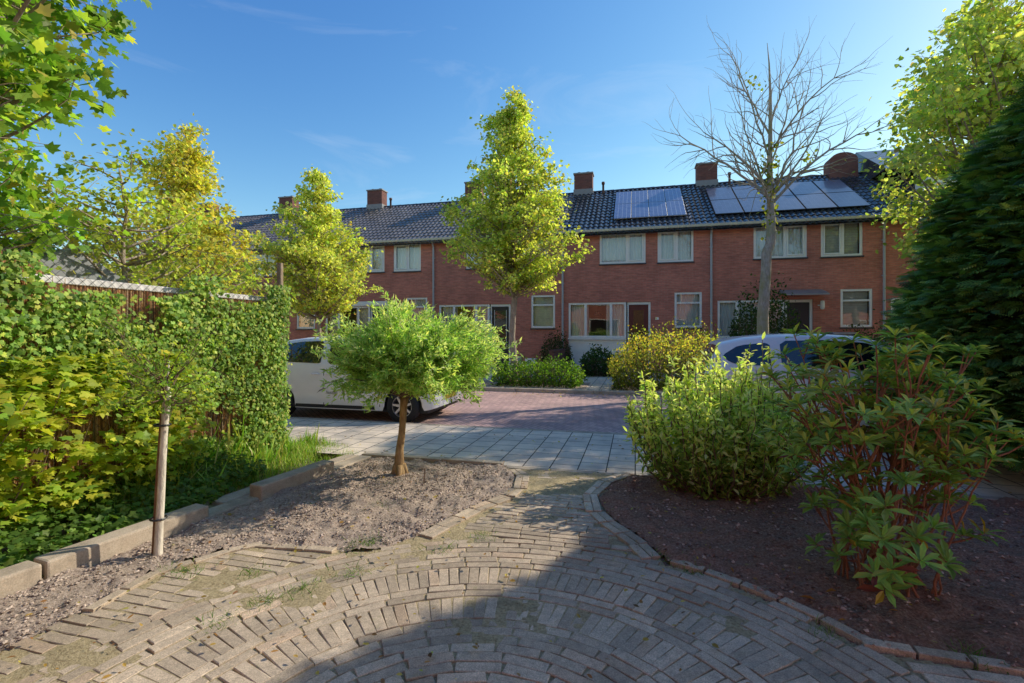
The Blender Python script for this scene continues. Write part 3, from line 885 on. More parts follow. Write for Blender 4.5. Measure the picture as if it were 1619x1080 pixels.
# ================================================================== CARS
M['carwhite'] = simple('white_car_paint', (.90, .88, .84), .25, spec=.5, var=.03, bump=.0, coat=.6)
M['tyre'] = simple('tyre_rubber', (.018, .018, .02), .75)
M['alloy'] = simple('alloy_rim', (.55, .56, .58), .3, .9)
M['plastic'] = simple('black_plastic', (.02, .02, .022), .5)
M['lamp_red'] = simple('red_lamp', (.35, .01, .01), .15)
M['lamp_clear'] = simple('clear_lamp', (.5, .52, .55), .1, .4)
M['decal'] = simple('grey_decal', (.22, .2, .16), .5)
M['yellow'] = simple('yellow_plate', (.7, .45, .03), .5)

def interp(x, pts):
    xs, ys = zip(*pts); return np.interp(x, xs, ys)
def car(L, Hh, hw, wheels, top, belt, wins, pillars_gap, label, loc, decal=False):
    root = empty('parked_car', loc, -TH); tag(root, label, 'car')
    wr = .29; ar = .335
    st = sorted(set(list(np.linspace(0, L, 64)) + [xw+ar*math.cos(a) for xw in wheels for a in np.linspace(0, math.pi, 17)]))
    def half(x):
        e = min(x, L-x)
        return hw*(1-.20*math.exp(-e/.10)-.06*math.exp(-e/.5))
    def tp(x): return float(interp(x, top))
    def bl(x): return min(float(interp(x, belt)), tp(x)-.05)
    def sill(x):
        z = .20 + .10*math.exp(-x/.15) + .06*math.exp(-(L-x)/.15)
        for xw in wheels:
            d = abs(x-xw)
            if d < ar: z = max(z, .29+math.sqrt(max(0, ar*ar-d*d)))
        return z
    def roofedge(x):
        g = np.clip((tp(x)-bl(x)-.05)/.35, 0, 1)
        return half(x)*(.93-.17*g)
    def section(x):
        w = half(x); zs = sill(x); b = bl(x); T = tp(x); re_ = roofedge(x)
        p = [(w*.965, zs)]
        for zz, ww in ((.32, .985), (.45, 1.0), (.60, 1.0), (.74, .99)):
            z = max(zs+.004*len(p), min(zz, b-.03*(5-len(p)))); p.append((w*ww, z))
        p.append((w*.965, max(b, zs+.04)))
        p.append((w*.95, b+(T-b)*.06))
        ze = T-.055*np.clip((T-b)/.3, .15, 1)
        p.append((re_*1.01, ze)); p.append((re_*.95, T-.022)); p.append((re_*.6, T-.003)); p.append((0, T+.006))
        return p
    secs = [section(x) for x in st]; k = len(secs[0])
    b = MB(); vs = []
    for x, sec in zip(st, secs):
        vs += [(x, -y, z) for y, z in sec] + [(x, y, z) for y, z in sec[::-1][1:]]
    n = 2*k-1; fs = []
    for i in range(len(st)-1):
        for j in range(n-1):
            fs.append((i*n+j, (i+1)*n+j, (i+1)*n+j+1, i*n+j+1))
    fs.append(tuple(range(n))); fs.append(tuple((len(st)-1)*n+j for j in range(n))[::-1])
    b.add(vs, fs); body = b.build('body', M['carwhite'], root, smooth=True)
    q = MB(); q.box(.12, L-.12, -hw*.86, hw*.86, .17, .62); q.build('underbody', M['plastic'], root)
    def gh(x, z):
        w = half(x); bb = bl(x); T = tp(x); y0, z0 = w*.95, bb+(T-bb)*.06; ze = T-.055*np.clip((T-bb)/.3, .15, 1); y1 = roofedge(x)*1.01
        f = (z-z0)/(ze-z0+1e-6); return y0+(y1-y0)*f
    for (x0, x1, zl, zh, nm) in wins:
        for sd in (-1, 1):
            q = MB(); xs = np.linspace(x0, x1, 22); m = 7; vs = []
            for x in xs:
                lo = zl(x); hi = max(zh(x), lo+.004)
                for j in range(m):
                    z = lo+(hi-lo)*j/(m-1); vs.append((x, sd*(gh(x, z)+.007), z))
            fs = [(i*m+j, (i+1)*m+j, (i+1)*m+j+1, i*m+j+1) for i in range(len(xs)-1) for j in range(m-1)]
            if sd > 0: fs = [f[::-1] for f in fs]
            q.add(vs, fs); q.build('side_window', M['sideglass'], root, smooth=True)
    def toppatch(x0, x1, f0, f1, nm, mat, inset=0.0):
        q = MB(); xs = np.linspace(x0, x1, 12); ys = np.linspace(-1, 1, 13); vs = []
        for x in xs:
            T = tp(x); re_ = roofedge(x)
            for yy in ys:
                y = yy*re_*.90; a = abs(yy)*.9
                z = np.interp(a, [0, .6, .95], [T+.006, T-.003, T-.022])+.012
                vs.append((x, y, z))
        m = len(ys); q.add(vs, [(i*m+j, (i+1)*m+j, (i+1)*m+j+1, i*m+j+1) for i in range(len(xs)-1) for j in range(m-1)])
        q.build(nm, M[mat], root, smooth=True)
    toppatch(pillars_gap[0], pillars_gap[1], 0, 0, 'rear_window', 'sideglass')
    toppatch(pillars_gap[2], pillars_gap[3], 0, 0, 'windscreen', 'sideglass')
    # wheels
    for xw in wheels:
        for sd in (-1, 1):
            q = MB(); c = (xw, sd*(hw-.10), .29)
            q.lathe([(.18, -.09), (.25, -.095), (.285, -.07), (.29, 0), (.285, .07), (.25, .095), (.18, .09)], 'y', 40, c)
            wo = q.build('wheel', M['tyre'], root, smooth=True)
            q = MB(); yy = sd*.075
            q.lathe([(.185, yy*.2), (.19, yy*1.1), (.172, yy*1.1), (.165, yy*.2)], 'y', 36, c)
            for s_ in range(7):
                a = s_*2*math.pi/7+.3; ca_, sa_ = math.cos(a), math.sin(a)
                pts = [(.03, -.024), (.175, -.016), (.175, .016), (.03, .024)]
                vs = [(c[0]+r*ca_-w_*sa_, c[1]+yy*(1.0 if k_ == 0 else .3), c[2]+r*sa_+w_*ca_) for k_ in (0, 1) for r, w_ in pts]
                q.add(vs, [(0, 1, 2, 3), (4, 7, 6, 5), (0, 4, 5, 1), (1, 5, 6, 2), (2, 6, 7, 3), (3, 7, 4, 0)])
            q.lathe([(0, yy*1.12), (.045, yy*1.1), (.05, yy*.3)], 'y', 16, c)
            q.build('rim', M['alloy'], wo)
            q = MB(); q.lathe([(0, 0), (.17, 0)], 'y', 24, c); q.build('hub', M['plastic'], wo)
            q = MB()  # arch lip
    # lamps, bumper trims, handles, seams on both sides
    def sidepatch(x0, x1, z0, z1, mat, nm, off=.006, parent=None):
        for sd in (-1, 1):
            q = MB(); xs = np.linspace(x0, x1, max(2, int((x1-x0)/.04)+2)); zs = np.linspace(z0, z1, 3); vs = []
            for x in xs:
                sec = section(x); zz = [p[1] for p in sec]; yy = [p[0] for p in sec]
                for z in zs: vs.append((x, sd*(np.interp(z, zz[:6], yy[:6])+off), z))
            m = 3; q.add(vs, [(i*m+j, (i+1)*m+j, (i+1)*m+j+1, i*m+j+1) if sd < 0 else (i*m+j, i*m+j+1, (i+1)*m+j+1, (i+1)*m+j) for i in range(len(xs)-1) for j in range(m-1)])
            q.build(nm, M[mat], root, smooth=True)
    sidepatch(.02, .16, .62, .92, 'lamp_red', 'tail_light')
    sidepatch(L-.34, L-.05, .60, .74, 'lamp_clear', 'headlight')
    xf = wheels[1]
    for xx in (xf-.42, xf-1.50, xf-1.50-.85):
        if xx > .45: sidepatch(xx, xx+.012, .27, .90, 'plastic', 'door_gap', .003)
    sidepatch(.75, L-1.05, .215, .275, 'plastic', 'sill_trim', .004)
    for sd in (-1, 1):
        for xx in (xf-1.36, xf-1.66):
            q = MB(); y = half(xx)*.985
            q.tube([(xx-.08, sd*(y+.0), .80), (xx-.06, sd*(y+.03), .802), (xx+.06, sd*(y+.03), .806), (xx+.08, sd*y, .806)], .012, 8); q.build('door_handle', M['carwhite'], root, smooth=True)
        q = MB(); xm = xf-.55
        q.lathe([(0, -.045), (.06, -.04), (.095, 0), (.06, .045), (0, .05)], 'z', 16, (xm, sd*(hw+.09), 1.0)); q.box(xm-.02, xm+.02, min(sd*(hw-.06), sd*(hw+.05)), max(sd*(hw-.06), sd*(hw+.05)), .96, .99)
        q.build('door_mirror', M['carwhite'], root, smooth=True)
    q = MB(); q.box(-.012, .02, -.26, .26, .50, .61); q.build('number_plate', M['yellow'], root, bevel=.004)
    q = MB(); q.box(L-.02, L+.012, -.26, .26, .36, .47); q.build('number_plate', M['yellow'], root, bevel=.004)
    q = MB(); q.box(-.02, .05, -hw*.72, hw*.72, .30, .38); q.build('bumper_trim', M['plastic'], root, bevel=.01)
    if decal:
        y = -(hw+.006)
        q = MB(); pts = []
        base_x = xf-1.28
        sw = [(0, 0), (.05, .05), (.11, .075), (.20, .085), (.11, .062), (.055, .035)]
        q.add([(base_x-.34+px*1.2, y, .47+pz*1.2) for px, pz in sw], [tuple(range(6))])
        q.build('door_decal', M['decal'], root)
        cu = bpy.data.curves.new('lettering', 'FONT'); cu.body = 'huster'; cu.size = .085; cu.shear = .3; cu.extrude = .001
        to = bpy.data.objects.new('lettering', cu); COL.objects.link(to); to.parent = root; cu.materials.append(M['decal'])
        to.location = (base_x-.16, y-.001, .465); to.rotation_euler = (math.pi/2, 0, 0)
        bpy.context.view_layer.update()
        me_ = bpy.data.meshes.new_from_object(to); bpy.data.objects.remove(to)
        to = link('lettering', me_, root); to.location = (base_x-.16, y-.001, .465); to.rotation_euler = (math.pi/2, 0, 0)
    return root
M['sideglass'] = simple('dark_car_glass', (.012, .016, .02), .03, spec=.9, var=.1, bump=0, coat=.5)

# white hatchback on the left, nose to the right
Lc = 3.58
topA = [(0, .60), (.02, .78), (.06, .95), (.18, 1.14), (.38, 1.34), (.6, 1.40), (1.0, 1.45), (1.6, 1.475), (2.1, 1.44), (2.35, 1.38), (2.7, 1.16), (2.95, 1.0), (3.1, .95), (3.3, .89), (3.45, .80), (3.54, .68), (3.58, .55)]
beltA = [(0, .9), (.5, .97), (1.2, .95), (2.9, .90), (3.75, .8)]
def rounded(x0, x1, zl, zh, r=.07):
    return (lambda x: zl(x)+.0+r*.6*max(0, 1-(x-x0)/r)**2+r*.2*max(0, 1-(x1-x)/r)**2), (lambda x: zh(x)-r*.7*max(0, 1-(x-x0)/r)**2-r*.6*max(0, 1-(x1-x)/r)**2)
def wn(x0, x1, lo, hi):
    a, b_ = rounded(x0, x1, lo, hi); return (x0, x1, a, b_, '')
tA = lambda x: float(interp(x, topA))
lo = lambda x: float(interp(x, beltA))+.045
hi = lambda x: tA(x)-.085
hiF = lambda x: min(tA(x)-.085, 1.38-(x-2.05)*.62 if x > 2.05 else 9)
xw = 3.75-.70
sF = s_at(636, 7.45)                              # front wheel centre
car(Lc, 1.475, .83, (.62, 3.04), topA, beltA, [wn(.55, .60+.86, lo, hi), wn(1.60, 2.62, lo, hiF)], (.08, .36, 2.42, 2.92),
    'white hatchback parked left of the street behind the round willow, grey lettering on its door', W(sF-3.04, 7.42+.83, -.055), True)
# second white car, seen from behind the shrubs
topB = [(0, .60), (.03, .80), (.08, 1.0), (.17, 1.20), (.30, 1.385), (.6, 1.46), (1.0, 1.50), (1.6, 1.515), (2.1, 1.48), (2.4, 1.40), (2.75, 1.17), (3.0, 1.02), (3.1, .98), (3.4, .91), (3.6, .80), (3.7, .68), (3.75, .55)]
tB = lambda x: float(interp(x, topB))
beltB = [(0, .95), (.5, 1.02), (1.2, 1.0), (2.9, .92), (3.75, .8)]
loB = lambda x: float(interp(x, beltB))+.05+.20*max(0, (.55-x)/.3)**2
hiB = lambda x: tB(x)-.095
hiBF = lambda x: min(tB(x)-.095, 1.42-(x-2.1)*.62 if x > 2.1 else 9)
car(3.75, 1.515, .84, (.60, 3.04), topB, beltB, [(.28, .93, *rounded(.28, .93, loB, lambda x: tB(x)-.11-.1*max(0, (.5-x)/.25)), ''), wn(1.06, 2.66, loB, hiBF)], (.05, .26, 2.46, 2.96),
    'white hatchback parked on the right behind the variegated shrub, rear window towards the yellow hedge', W(s_at(1106, 7.5)+.02, 7.45+.84, -.055))

# ================================================================== FOLIAGE
def unit(a): return a/(np.linalg.norm(a, axis=-1, keepdims=True)+1e-9)
T_OVAL = (np.array([(0, 0, 0), (.3, .26, .05), (.68, .24, .05), (1, 0, -.04), (.68, -.24, .05), (.3, -.26, .05)]), [(0, 3, 2, 1), (0, 5, 4, 3)])
T_NARROW = (np.array([(0, 0, 0), (.3, .17, .05), (.68, .15, .04), (1, 0, -.08), (.68, -.15, .04), (.3, -.17, .05)]), [(0, 3, 2, 1), (0, 5, 4, 3)])
T_HEART = (np.array([(0, 0, 0), (.12, .38, .07), (.6, .36, .06), (1, 0, -.08), (.6, -.36, .06), (.12, -.38, .07)]), [(0, 3, 2, 1), (0, 5, 4, 3)])
T_LANCE = (np.array([(0, 0, 0), (.4, .15, .03), (1, 0, -.08), (.4, -.15, .03)]), [(0, 1, 2, 3)])
T_RHODO = (np.array([(0, 0, 0), (.35, .105, .035), (.7, .14, .015), (1, 0, -.16), (.7, -.14, .015), (.35, -.105, .035), (.5, 0, -.02)]), [(0, 6, 2, 1), (6, 3, 2, 2), (0, 5, 4, 6), (6, 4, 3, 3)])
T_RHODO = (T_RHODO[0], [(0, 6, 2, 1), (0, 5, 4, 6), (6, 3, 2), (6, 4, 3)])
def lobed(lobes, notches):
    pts = [(.28, 0, 0)]
    for i, (a, r) in enumerate(lobes):
        pts.append((.28+.72*r*math.cos(math.radians(a)), .72*r*math.sin(math.radians(a)), -.06*r))
    n = len(lobes)
    return np.array(pts), [(0, i, i % n+1) for i in range(1, n+1)]
T_MAPLE = lobed([(0, 1), (18, .66), (26, .56), (45, .92), (62, .62), (76, .52), (104, .70), (140, .38), (180, .22), (-140, .38), (-104, .70), (-76, .52), (-62, .62), (-45, .92), (-26, .56), (-18, .66)], 0)
T_IVY = lobed([(0, 1), (30, .55), (58, .80), (95, .55), (130, .62), (180, .25), (-130, .62), (-95, .55), (-58, .80), (-30, .55)], 0)
def _spray():
    v = []; f = []
    def fin(ox, oy, ang, l, w):
        c, s = math.cos(ang), math.sin(ang); k = len(v)
        for x, y, z in ((0, -w*.5, 0), (l*.55, -w, .02), (l, 0, -.05), (l*.55, w, .02), (0, w*.5, 0)):
            v.append((ox+x*c-y*s, oy+x*s+y*c, z))
        f.append((k, k+1, k+2, k+3, k+4))
    fin(0, 0, 0, 1, .05)
    for i in range(5):
        x = .1+.17*i
        for sg in (1, -1): fin(x, 0, sg*math.radians(42), .50*(1-.13*i), .05)
    return np.array(v), f
T_SPRAY = _spray()
T_BLADE = (np.array([(0, -.03, 0), (0, .03, 0), (.5, .024, .12), (.5, -.024, .12), (1, 0, 0)]), [(0, 1, 2, 3), (3, 2, 4)])

def leaves(name, tpl, P, A, N, size, col, mat, parent=None):
    """P pos, A axis, N normal, size scalar array, col (n,3)"""
    T, F = tpl; n = len(P); k = len(T)
    A = unit(A); B_ = unit(np.cross(N, A)); Nn = np.cross(A, B_)
    V = P[:, None] + size[:, None, None]*(T[None, :, 0, None]*A[:, None]+T[None, :, 1, None]*B_[:, None]+T[None, :, 2, None]*Nn[:, None])
    faces = []
    for L in sorted({len(f) for f in F}):
        ff = np.array([f for f in F if len(f) == L])
        faces.append((ff[None]+np.arange(n)[:, None, None]*k).reshape(-1, L))
    return np_mesh(name, V.reshape(-1, 3), faces, 0, mat, parent, np.repeat(col, k, 0))
def join_leaves(*sets): return [np.concatenate(x) for x in zip(*sets)]
def pal(n, cols, w, var=.18, br=None):
    cols = np.array(cols, float); i = rng.choice(len(cols), n, p=np.array(w)/sum(w)); c = cols[i]*rng.normal(1, var, (n, 1)).clip(.5, 1.6)
    c = c*rng.normal(1, .06, (n, 3))
    if br is not None: c = c*br[:, None]
    return c.clip(.004, .9)
G1 = dict(lime=[(.19, .25, .035), (.26, .29, .035), (.10, .17, .03), (.40, .36, .05), (.30, .17, .05)])

def curve(a, b, sag=.0, n=6, wob=.03):
    a, b = Vector(a), Vector(b); L = (b-a).length; pts = []
    o1 = Vector(rng.normal(0, wob, 3))*L
    for i in range(n):
        t = i/(n-1); p = a.lerp(b, t)+o1*math.sin(t*math.pi)+Vector((0, 0, sag*L*math.sin(t*math.pi)))
        pts.append(p)
    return pts

def crown_tree(name, base, h, z0, prof, clumps, per, csize, lsize, cols, w, label, group, tmat='bark', tr=.09, tpl=T_HEART, lean=(0, 0), updown=.55, seed=0, squash=1.0, barkname=None, keep=None, catw='tree', trans=None, limb_up=.5):
    """pyramid or round crown: leaf clumps at the ends of limbs from a tapering trunk"""
    root = empty(name, base); tag(root, label, catw, group)
    tb_ = MB(); top = Vector((lean[0], lean[1], h*.97)); n = 12
    tp = [Vector((lean[0]*(i/n)**1.5+.05*math.sin(i*1.7+seed)*(i > 0), lean[1]*(i/n)**1.5+.04*math.sin(i*1.3+seed)*(i > 0), h*.97*i/n)) for i in range(n+1)]
    rr = [tr*(1-i/n)**.8+.008 for i in range(n+1)]; rr[0] *= 1.35
    tb_.tube([tp[0]-Vector((0, 0, .15))]+tp, [rr[0]*1.1]+rr, 12)
    def trunk_at(z):
        f = min(max(z/(h*.97)*n, 0), n-.001); i = int(f); return tp[i].lerp(tp[i+1], f-i), tr*(1-f/n)**.8+.008
    tb_.build('trunk', M[tmat], root, smooth=True)
    lb = MB(); Ps = []; dirs = []; tone = []
    K = 0; tries = 0
    while K < clumps and tries < clumps*30:
        tries += 1
        z = z0+(h-z0)*rng.random(); f = (z-z0)/(h-z0); R = prof(f)
        if rng.random() > (R/max(prof(.3), prof(.15), prof(.5)))+.08: continue
        a = rng.random()*2*math.pi; q = rng.random()**.42
        lump = 1+.26*math.sin(3*a+z*2.1+seed)+.20*math.sin(5*a-z*3.3+seed*2)+.16*math.sin(z*5.1+a*2+seed)
        r = R*q*lump
        c = Vector((math.cos(a)*r, math.sin(a)*r*squash, z))
        t0, _ = trunk_at(max(z0*.9, z-r*limb_up*(.8+.5*rng.random()))); ax, _ = trunk_at(z)
        c.x += ax.x; c.y += ax.y
        if keep is not None and not keep(Vector(base)+c): continue
        K += 1
        cv = curve(t0, c, -.05, 6, .05)
        L = (c-t0).length
        lb.tube(cv, [max(.006, .018*L**.8*(1-i/5)+.004) for i in range(6)], 5)
        for j in range(4):
            i = 2+j % 4
            p0 = cv[min(i, 5)]; d = Vector(rng.normal(0, 1, 3)); d.z = abs(d.z)*.5; d = d.normalized()*csize*(.9+.7*rng.random())
            lb.tube([p0, p0+d*.5+Vector((0, 0, .02)), p0+d], [.006, .004, .002], 4, cap=False)
        m = int(per*(.6+.8*rng.random()))
        sz = csize*(.65+.6*rng.random())
        g = rng.normal(0, 1, (m, 3)); g *= (sz*np.array([1, 1, .62]))*.62
        # a third sit along the limb
        k2 = m//4; tt = rng.uniform(.35, 1, k2)[:, None]
        g[:k2] = (np.array(t0)-np.array(c))*(1-tt)+rng.normal(0, csize*.28, (k2, 3))
        Ps.append(np.array(c)[None]+g); dirs.append(np.repeat(unit(np.array([[c.x-t0.x, c.y-t0.y, .3*L]])), m, 0))
        tone.append(np.full(m, rng.normal(1, .16))*(1+.0*g[:, 2]))
    lb.build('limbs', M[tmat], root, smooth=True)
    P = np.concatenate(Ps); D = np.concatenate(dirs); tn = np.concatenate(tone)
    n_ = len(P)
    A = D*.7+rng.normal(0, .8, (n_, 3)); A[:, 2] -= .45
    N = rng.normal(0, .75, (n_, 3)); N[:, 2] += updown*1.4; N += D*.3
    colr = pal(n_, cols, w, .2, tn.clip(.55, 1.5))
    size = lsize*rng.uniform(.65, 1.25, n_)
    leaves('crown', tpl, P, A, N, size, colr, M['leaf'], root)
    return root

def keepr(c):
    if c.y < 3: return False
    x = CX+FP*c.x/c.y; y = HY-(c.z-EH)/c.y*FP
    if y > 425 and x < 1640: return False
    return x > np.interp(y, [0, 60, 100, 200, 260, 330, 380, 430], [1535, 1500, 1455, 1425, 1410, 1400, 1430, 1500])
LG = 'lime trees in a row along the far verge'
def pyr(R, low=.18):                              # R at widest
    return lambda f: R*(np.interp(f, [0, low, .45, .70, .88, 1], [.5, 1, .84, .5, .24, .06]))
LIME = [(.58, .65, .14), (.72, .73, .18), (.36, .50, .10), (.80, .72, .20), (.60, .40, .14)]
def wtree(x, t): 
    s = s_at(x, t); return W(s, t, 0)
p = wtree(812, 13.6)
crown_tree('lime_tree', p, 8.4, 2.75, pyr(1.66), 430, 62, .21, .088, LIME, [4, 5, 3, 1.2, .15], 'tall pyramid shaped lime tree with yellow-green leaves in the middle of the street', LG, seed=1, tr=.095)
p = wtree(503, 13.6)
crown_tree('lime_tree', p, 6.6, 2.15, pyr(1.7, .25), 300, 60, .22, .09, LIME, [3, 6, 2, 2.0, .4], 'smaller yellow-green lime tree behind the white car and left of the willow', LG, seed=4, tr=.075)
p = W(-16.3, 13.6, 0); p = (p[0]+.9, p[1], 0)
crown_tree('lime_tree', p, 8.7, 1.6, lambda f: 2.5*np.interp(f, [0, .25, .45, .62, .85, 1], [.8, 1, .82, .45, .3, .06]), 360, 62, .33, .125, [(.70, .64, .13), (.78, .66, .13), (.46, .52, .10), (.68, .44, .12)], [5, 4, 4, 1.2], 'autumn yellow lime tree with a narrow top, standing behind the ivy fence', LG, seed=7, tr=.1)
crown_tree('lime_tree', (12.3, 12.3, 0), 10.2, 2.7, lambda f: 4.2*np.interp(f, [0, .2, .5, .75, 1], [.85, 1, .85, .5, .1]), 430, 62, .46, .13, LIME, [4, 4, 4, 1.5, .3], 'large lime tree whose branches reach in over the dark conifer at the right', LG, seed=12, tr=.13, keep=keepr)

# ---- maple overhanging from the left
MAPLE = [(.24, .42, .06), (.34, .50, .08), (.14, .28, .045), (.50, .55, .09), (.50, .38, .10)]
def keepm(c):
    if c.y < 2.2: return False
    x = CX+FP*c.x/c.y; y = HY-(c.z-EH)/c.y*FP
    lim = np.interp(y, [-200, 0, 60, 150, 190, 225, 260, 290, 400, 440], [330, 270, 195, 165, 120, 45, 45, 165, 120, 0])
    return x < lim-28
crown_tree('maple_tree', (-6.1, 4.9, 0), 7.4, 1.95, lambda f: 2.9*np.interp(f, [0, .2, .5, .8, 1], [.75, .95, 1, .9, .4]), 520, 40, .27, .125, MAPLE, [4, 4, 3, 1.5, .25], 'maple tree with lobed green leaves overhanging the top left corner', None, tpl=T_MAPLE, seed=3, tr=.13, keep=keepm, limb_up=.35)
crown_tree('hazel_shrub', (-5.5, 6.9, 0), 3.9, 1.0, lambda f: 1.5*np.interp(f, [0, .3, .7, 1], [.7, 1, .8, .3]), 110, 60, .26, .07, [(.50, .58, .09), (.38, .48, .08), (.60, .58, .10)], [3, 4, 2], 'loose yellow-green shrub rising behind the ivy fence between maple and yellow tree', None, seed=9, tr=.05, catw='shrub')

# ---- bare tree
def bare_tree():
    base = Vector(wtree(1208, 13.6)); root = empty('bare_tree', base); tag(root, 'almost leafless street tree with spreading grey branches before the house with the grey canopy', 'tree')
    Y = base.y; k = Y/FP
    def q(x, y, dy=0): return Vector(((x-1208)*k, dy, EH-(y-HY)*k))
    b = MB()
    tr = [q(1206, 608), q(1206, 560), q(1206, 500), q(1208, 470), q(1211, 430), q(1212, 400), q(1218, 385), q(1219, 350), q(1218, 310), q(1217, 260), q(1218, 210), q(1218, 150), q(1216, 100), q(1213, 68)]
    b.tube(tr, [.18, .145, .135, .128, .12, .118, .118, .108, .082, .062, .048, .034, .018, .006], 12)
    b.build('trunk', M['barkbare'], root, smooth=True)
    lb = MB(); tips = []
    def grow(p, d, L, r, lvl):
        n = 5; pts = [p]; dd = d.normalized()
        for i in range(n):
            dd = (dd+Vector(rng.normal(0, .13, 3))+Vector((0, 0, .07 if lvl < 3 else .02))).normalized()
            pts.append(pts[-1]+dd*L/n)
        lb.tube(pts, [r*(1-.55*i/n) for i in range(n+1)], 6 if r > .02 else 4, cap=False)
        if lvl >= 4: tips.append(pts[-1]); return
        m = 2
        for c in range(m+1):
            i = 5 if c == 0 else int(rng.integers(1, 5))
            side = Vector(rng.normal(0, 1, 3)); side = (side-dd*side.dot(dd)).normalized()
            nd = (dd*(1.2 if c == 0 else .9)+side*(.3 if c == 0 else .75)).normalized()
            grow(pts[i], nd, L*(.74 if c == 0 else .66)*rng.uniform(.8, 1.2), max(.0045, r*(1-.55*i/n)*(.8 if c == 0 else .55)), lvl+1)
    # main limbs traced: start, via, end
    limbs = [((1219, 330), (1205, 270), (1180, 170), .3), ((1219, 318), (1240, 262), (1258, 175), -.4), ((1219, 312), (1262, 270), (1322, 175), .5),
             ((1217, 300), (1175, 255), (1105, 215), -.3), ((1216, 310), (1150, 240), (1092, 195), .8), ((1218, 255), (1190, 190), (1150, 120), -.5),
             ((1218, 270), (1245, 205), (1280, 110), .6), ((1218, 325), (1290, 232), (1350, 225), -.6), ((1218, 200), (1230, 150), (1268, 90), .2),
             ((1218, 215), (1195, 160), (1170, 90), .4), ((1219, 335), (1200, 300), (1140, 275), -.9), ((1218, 240), (1250, 170), (1300, 140), -.9)]
    for a, v, e, dy in limbs:
        A, Vv, E_ = q(*a), q(*v, dy*.5), q(*e, dy)
        pts = []
        for i in range(8):
            t = i/7; pts.append(A*(1-t)**2+Vv*2*t*(1-t)+E_*t*t+Vector(rng.normal(0, .02, 3)))
        pts[0] = A
        r0 = .035 if a[1] > 295 else .024
        lb.tube(pts, [r0*(1-.8*i/7)+.004 for i in range(8)], 7, cap=False)
        for j in range(1, 8):
            for rep in range(2):
                d = (pts[j]-pts[j-1]).normalized(); side = Vector(rng.normal(0, 1, 3)); side = (side-d*side.dot(d)).normalized()
                if rep and rng.random() < .6: continue
                grow(pts[j], (d*.9+side*.75 if j < 7 else d+side*.3), (1.05 if j < 5 else .85)*rng.uniform(.6, 1.1), r0*(1-.8*j/7)*.6+.006, 3)
    lb.build('branches', M['barkbare'], root, smooth=True)
    # a few remaining leaves along trunk and inner limbs
    n = 520; z = rng.uniform(.25, 1, n); i = (z*7).astype(int).clip(0, 6)+5
    P = np.array([np.array(tr[min(j, 12)].lerp(tr[min(j+1, 13)], rng.random())) for j in i])
    P = P[:]; P += rng.normal(0, .11, P.shape)
    keep = P[:, 2] < q(0, 225).z; P = P[keep]
    n = len(P); leaves('leaves', T_HEART, P, rng.normal(0, 1, (n, 3)), rng.normal(0, 1, (n, 3)), rng.uniform(.06, .11, n), pal(n, [(.22, .26, .04), (.36, .33, .05)], [3, 1]), M['leaf'], root)
    extra = []
    for (x, y) in ((1200, 262), (1192, 268), (1275, 258), (1282, 250), (1185, 130), (1198, 135)):
        c = q(x, y); extra.append(np.array(c)[None]+rng.normal(0, .10, (14, 3)))
    P = np.concatenate(extra); n = len(P)
    leaves('leaves', T_HEART, P, rng.normal(0, 1, (n, 3)), rng.normal(0, 1, (n, 3)), rng.uniform(.05, .10, n), pal(n, [(.22, .26, .04), (.36, .33, .05)], [3, 1]), M['leaf'], root)
bare_tree()

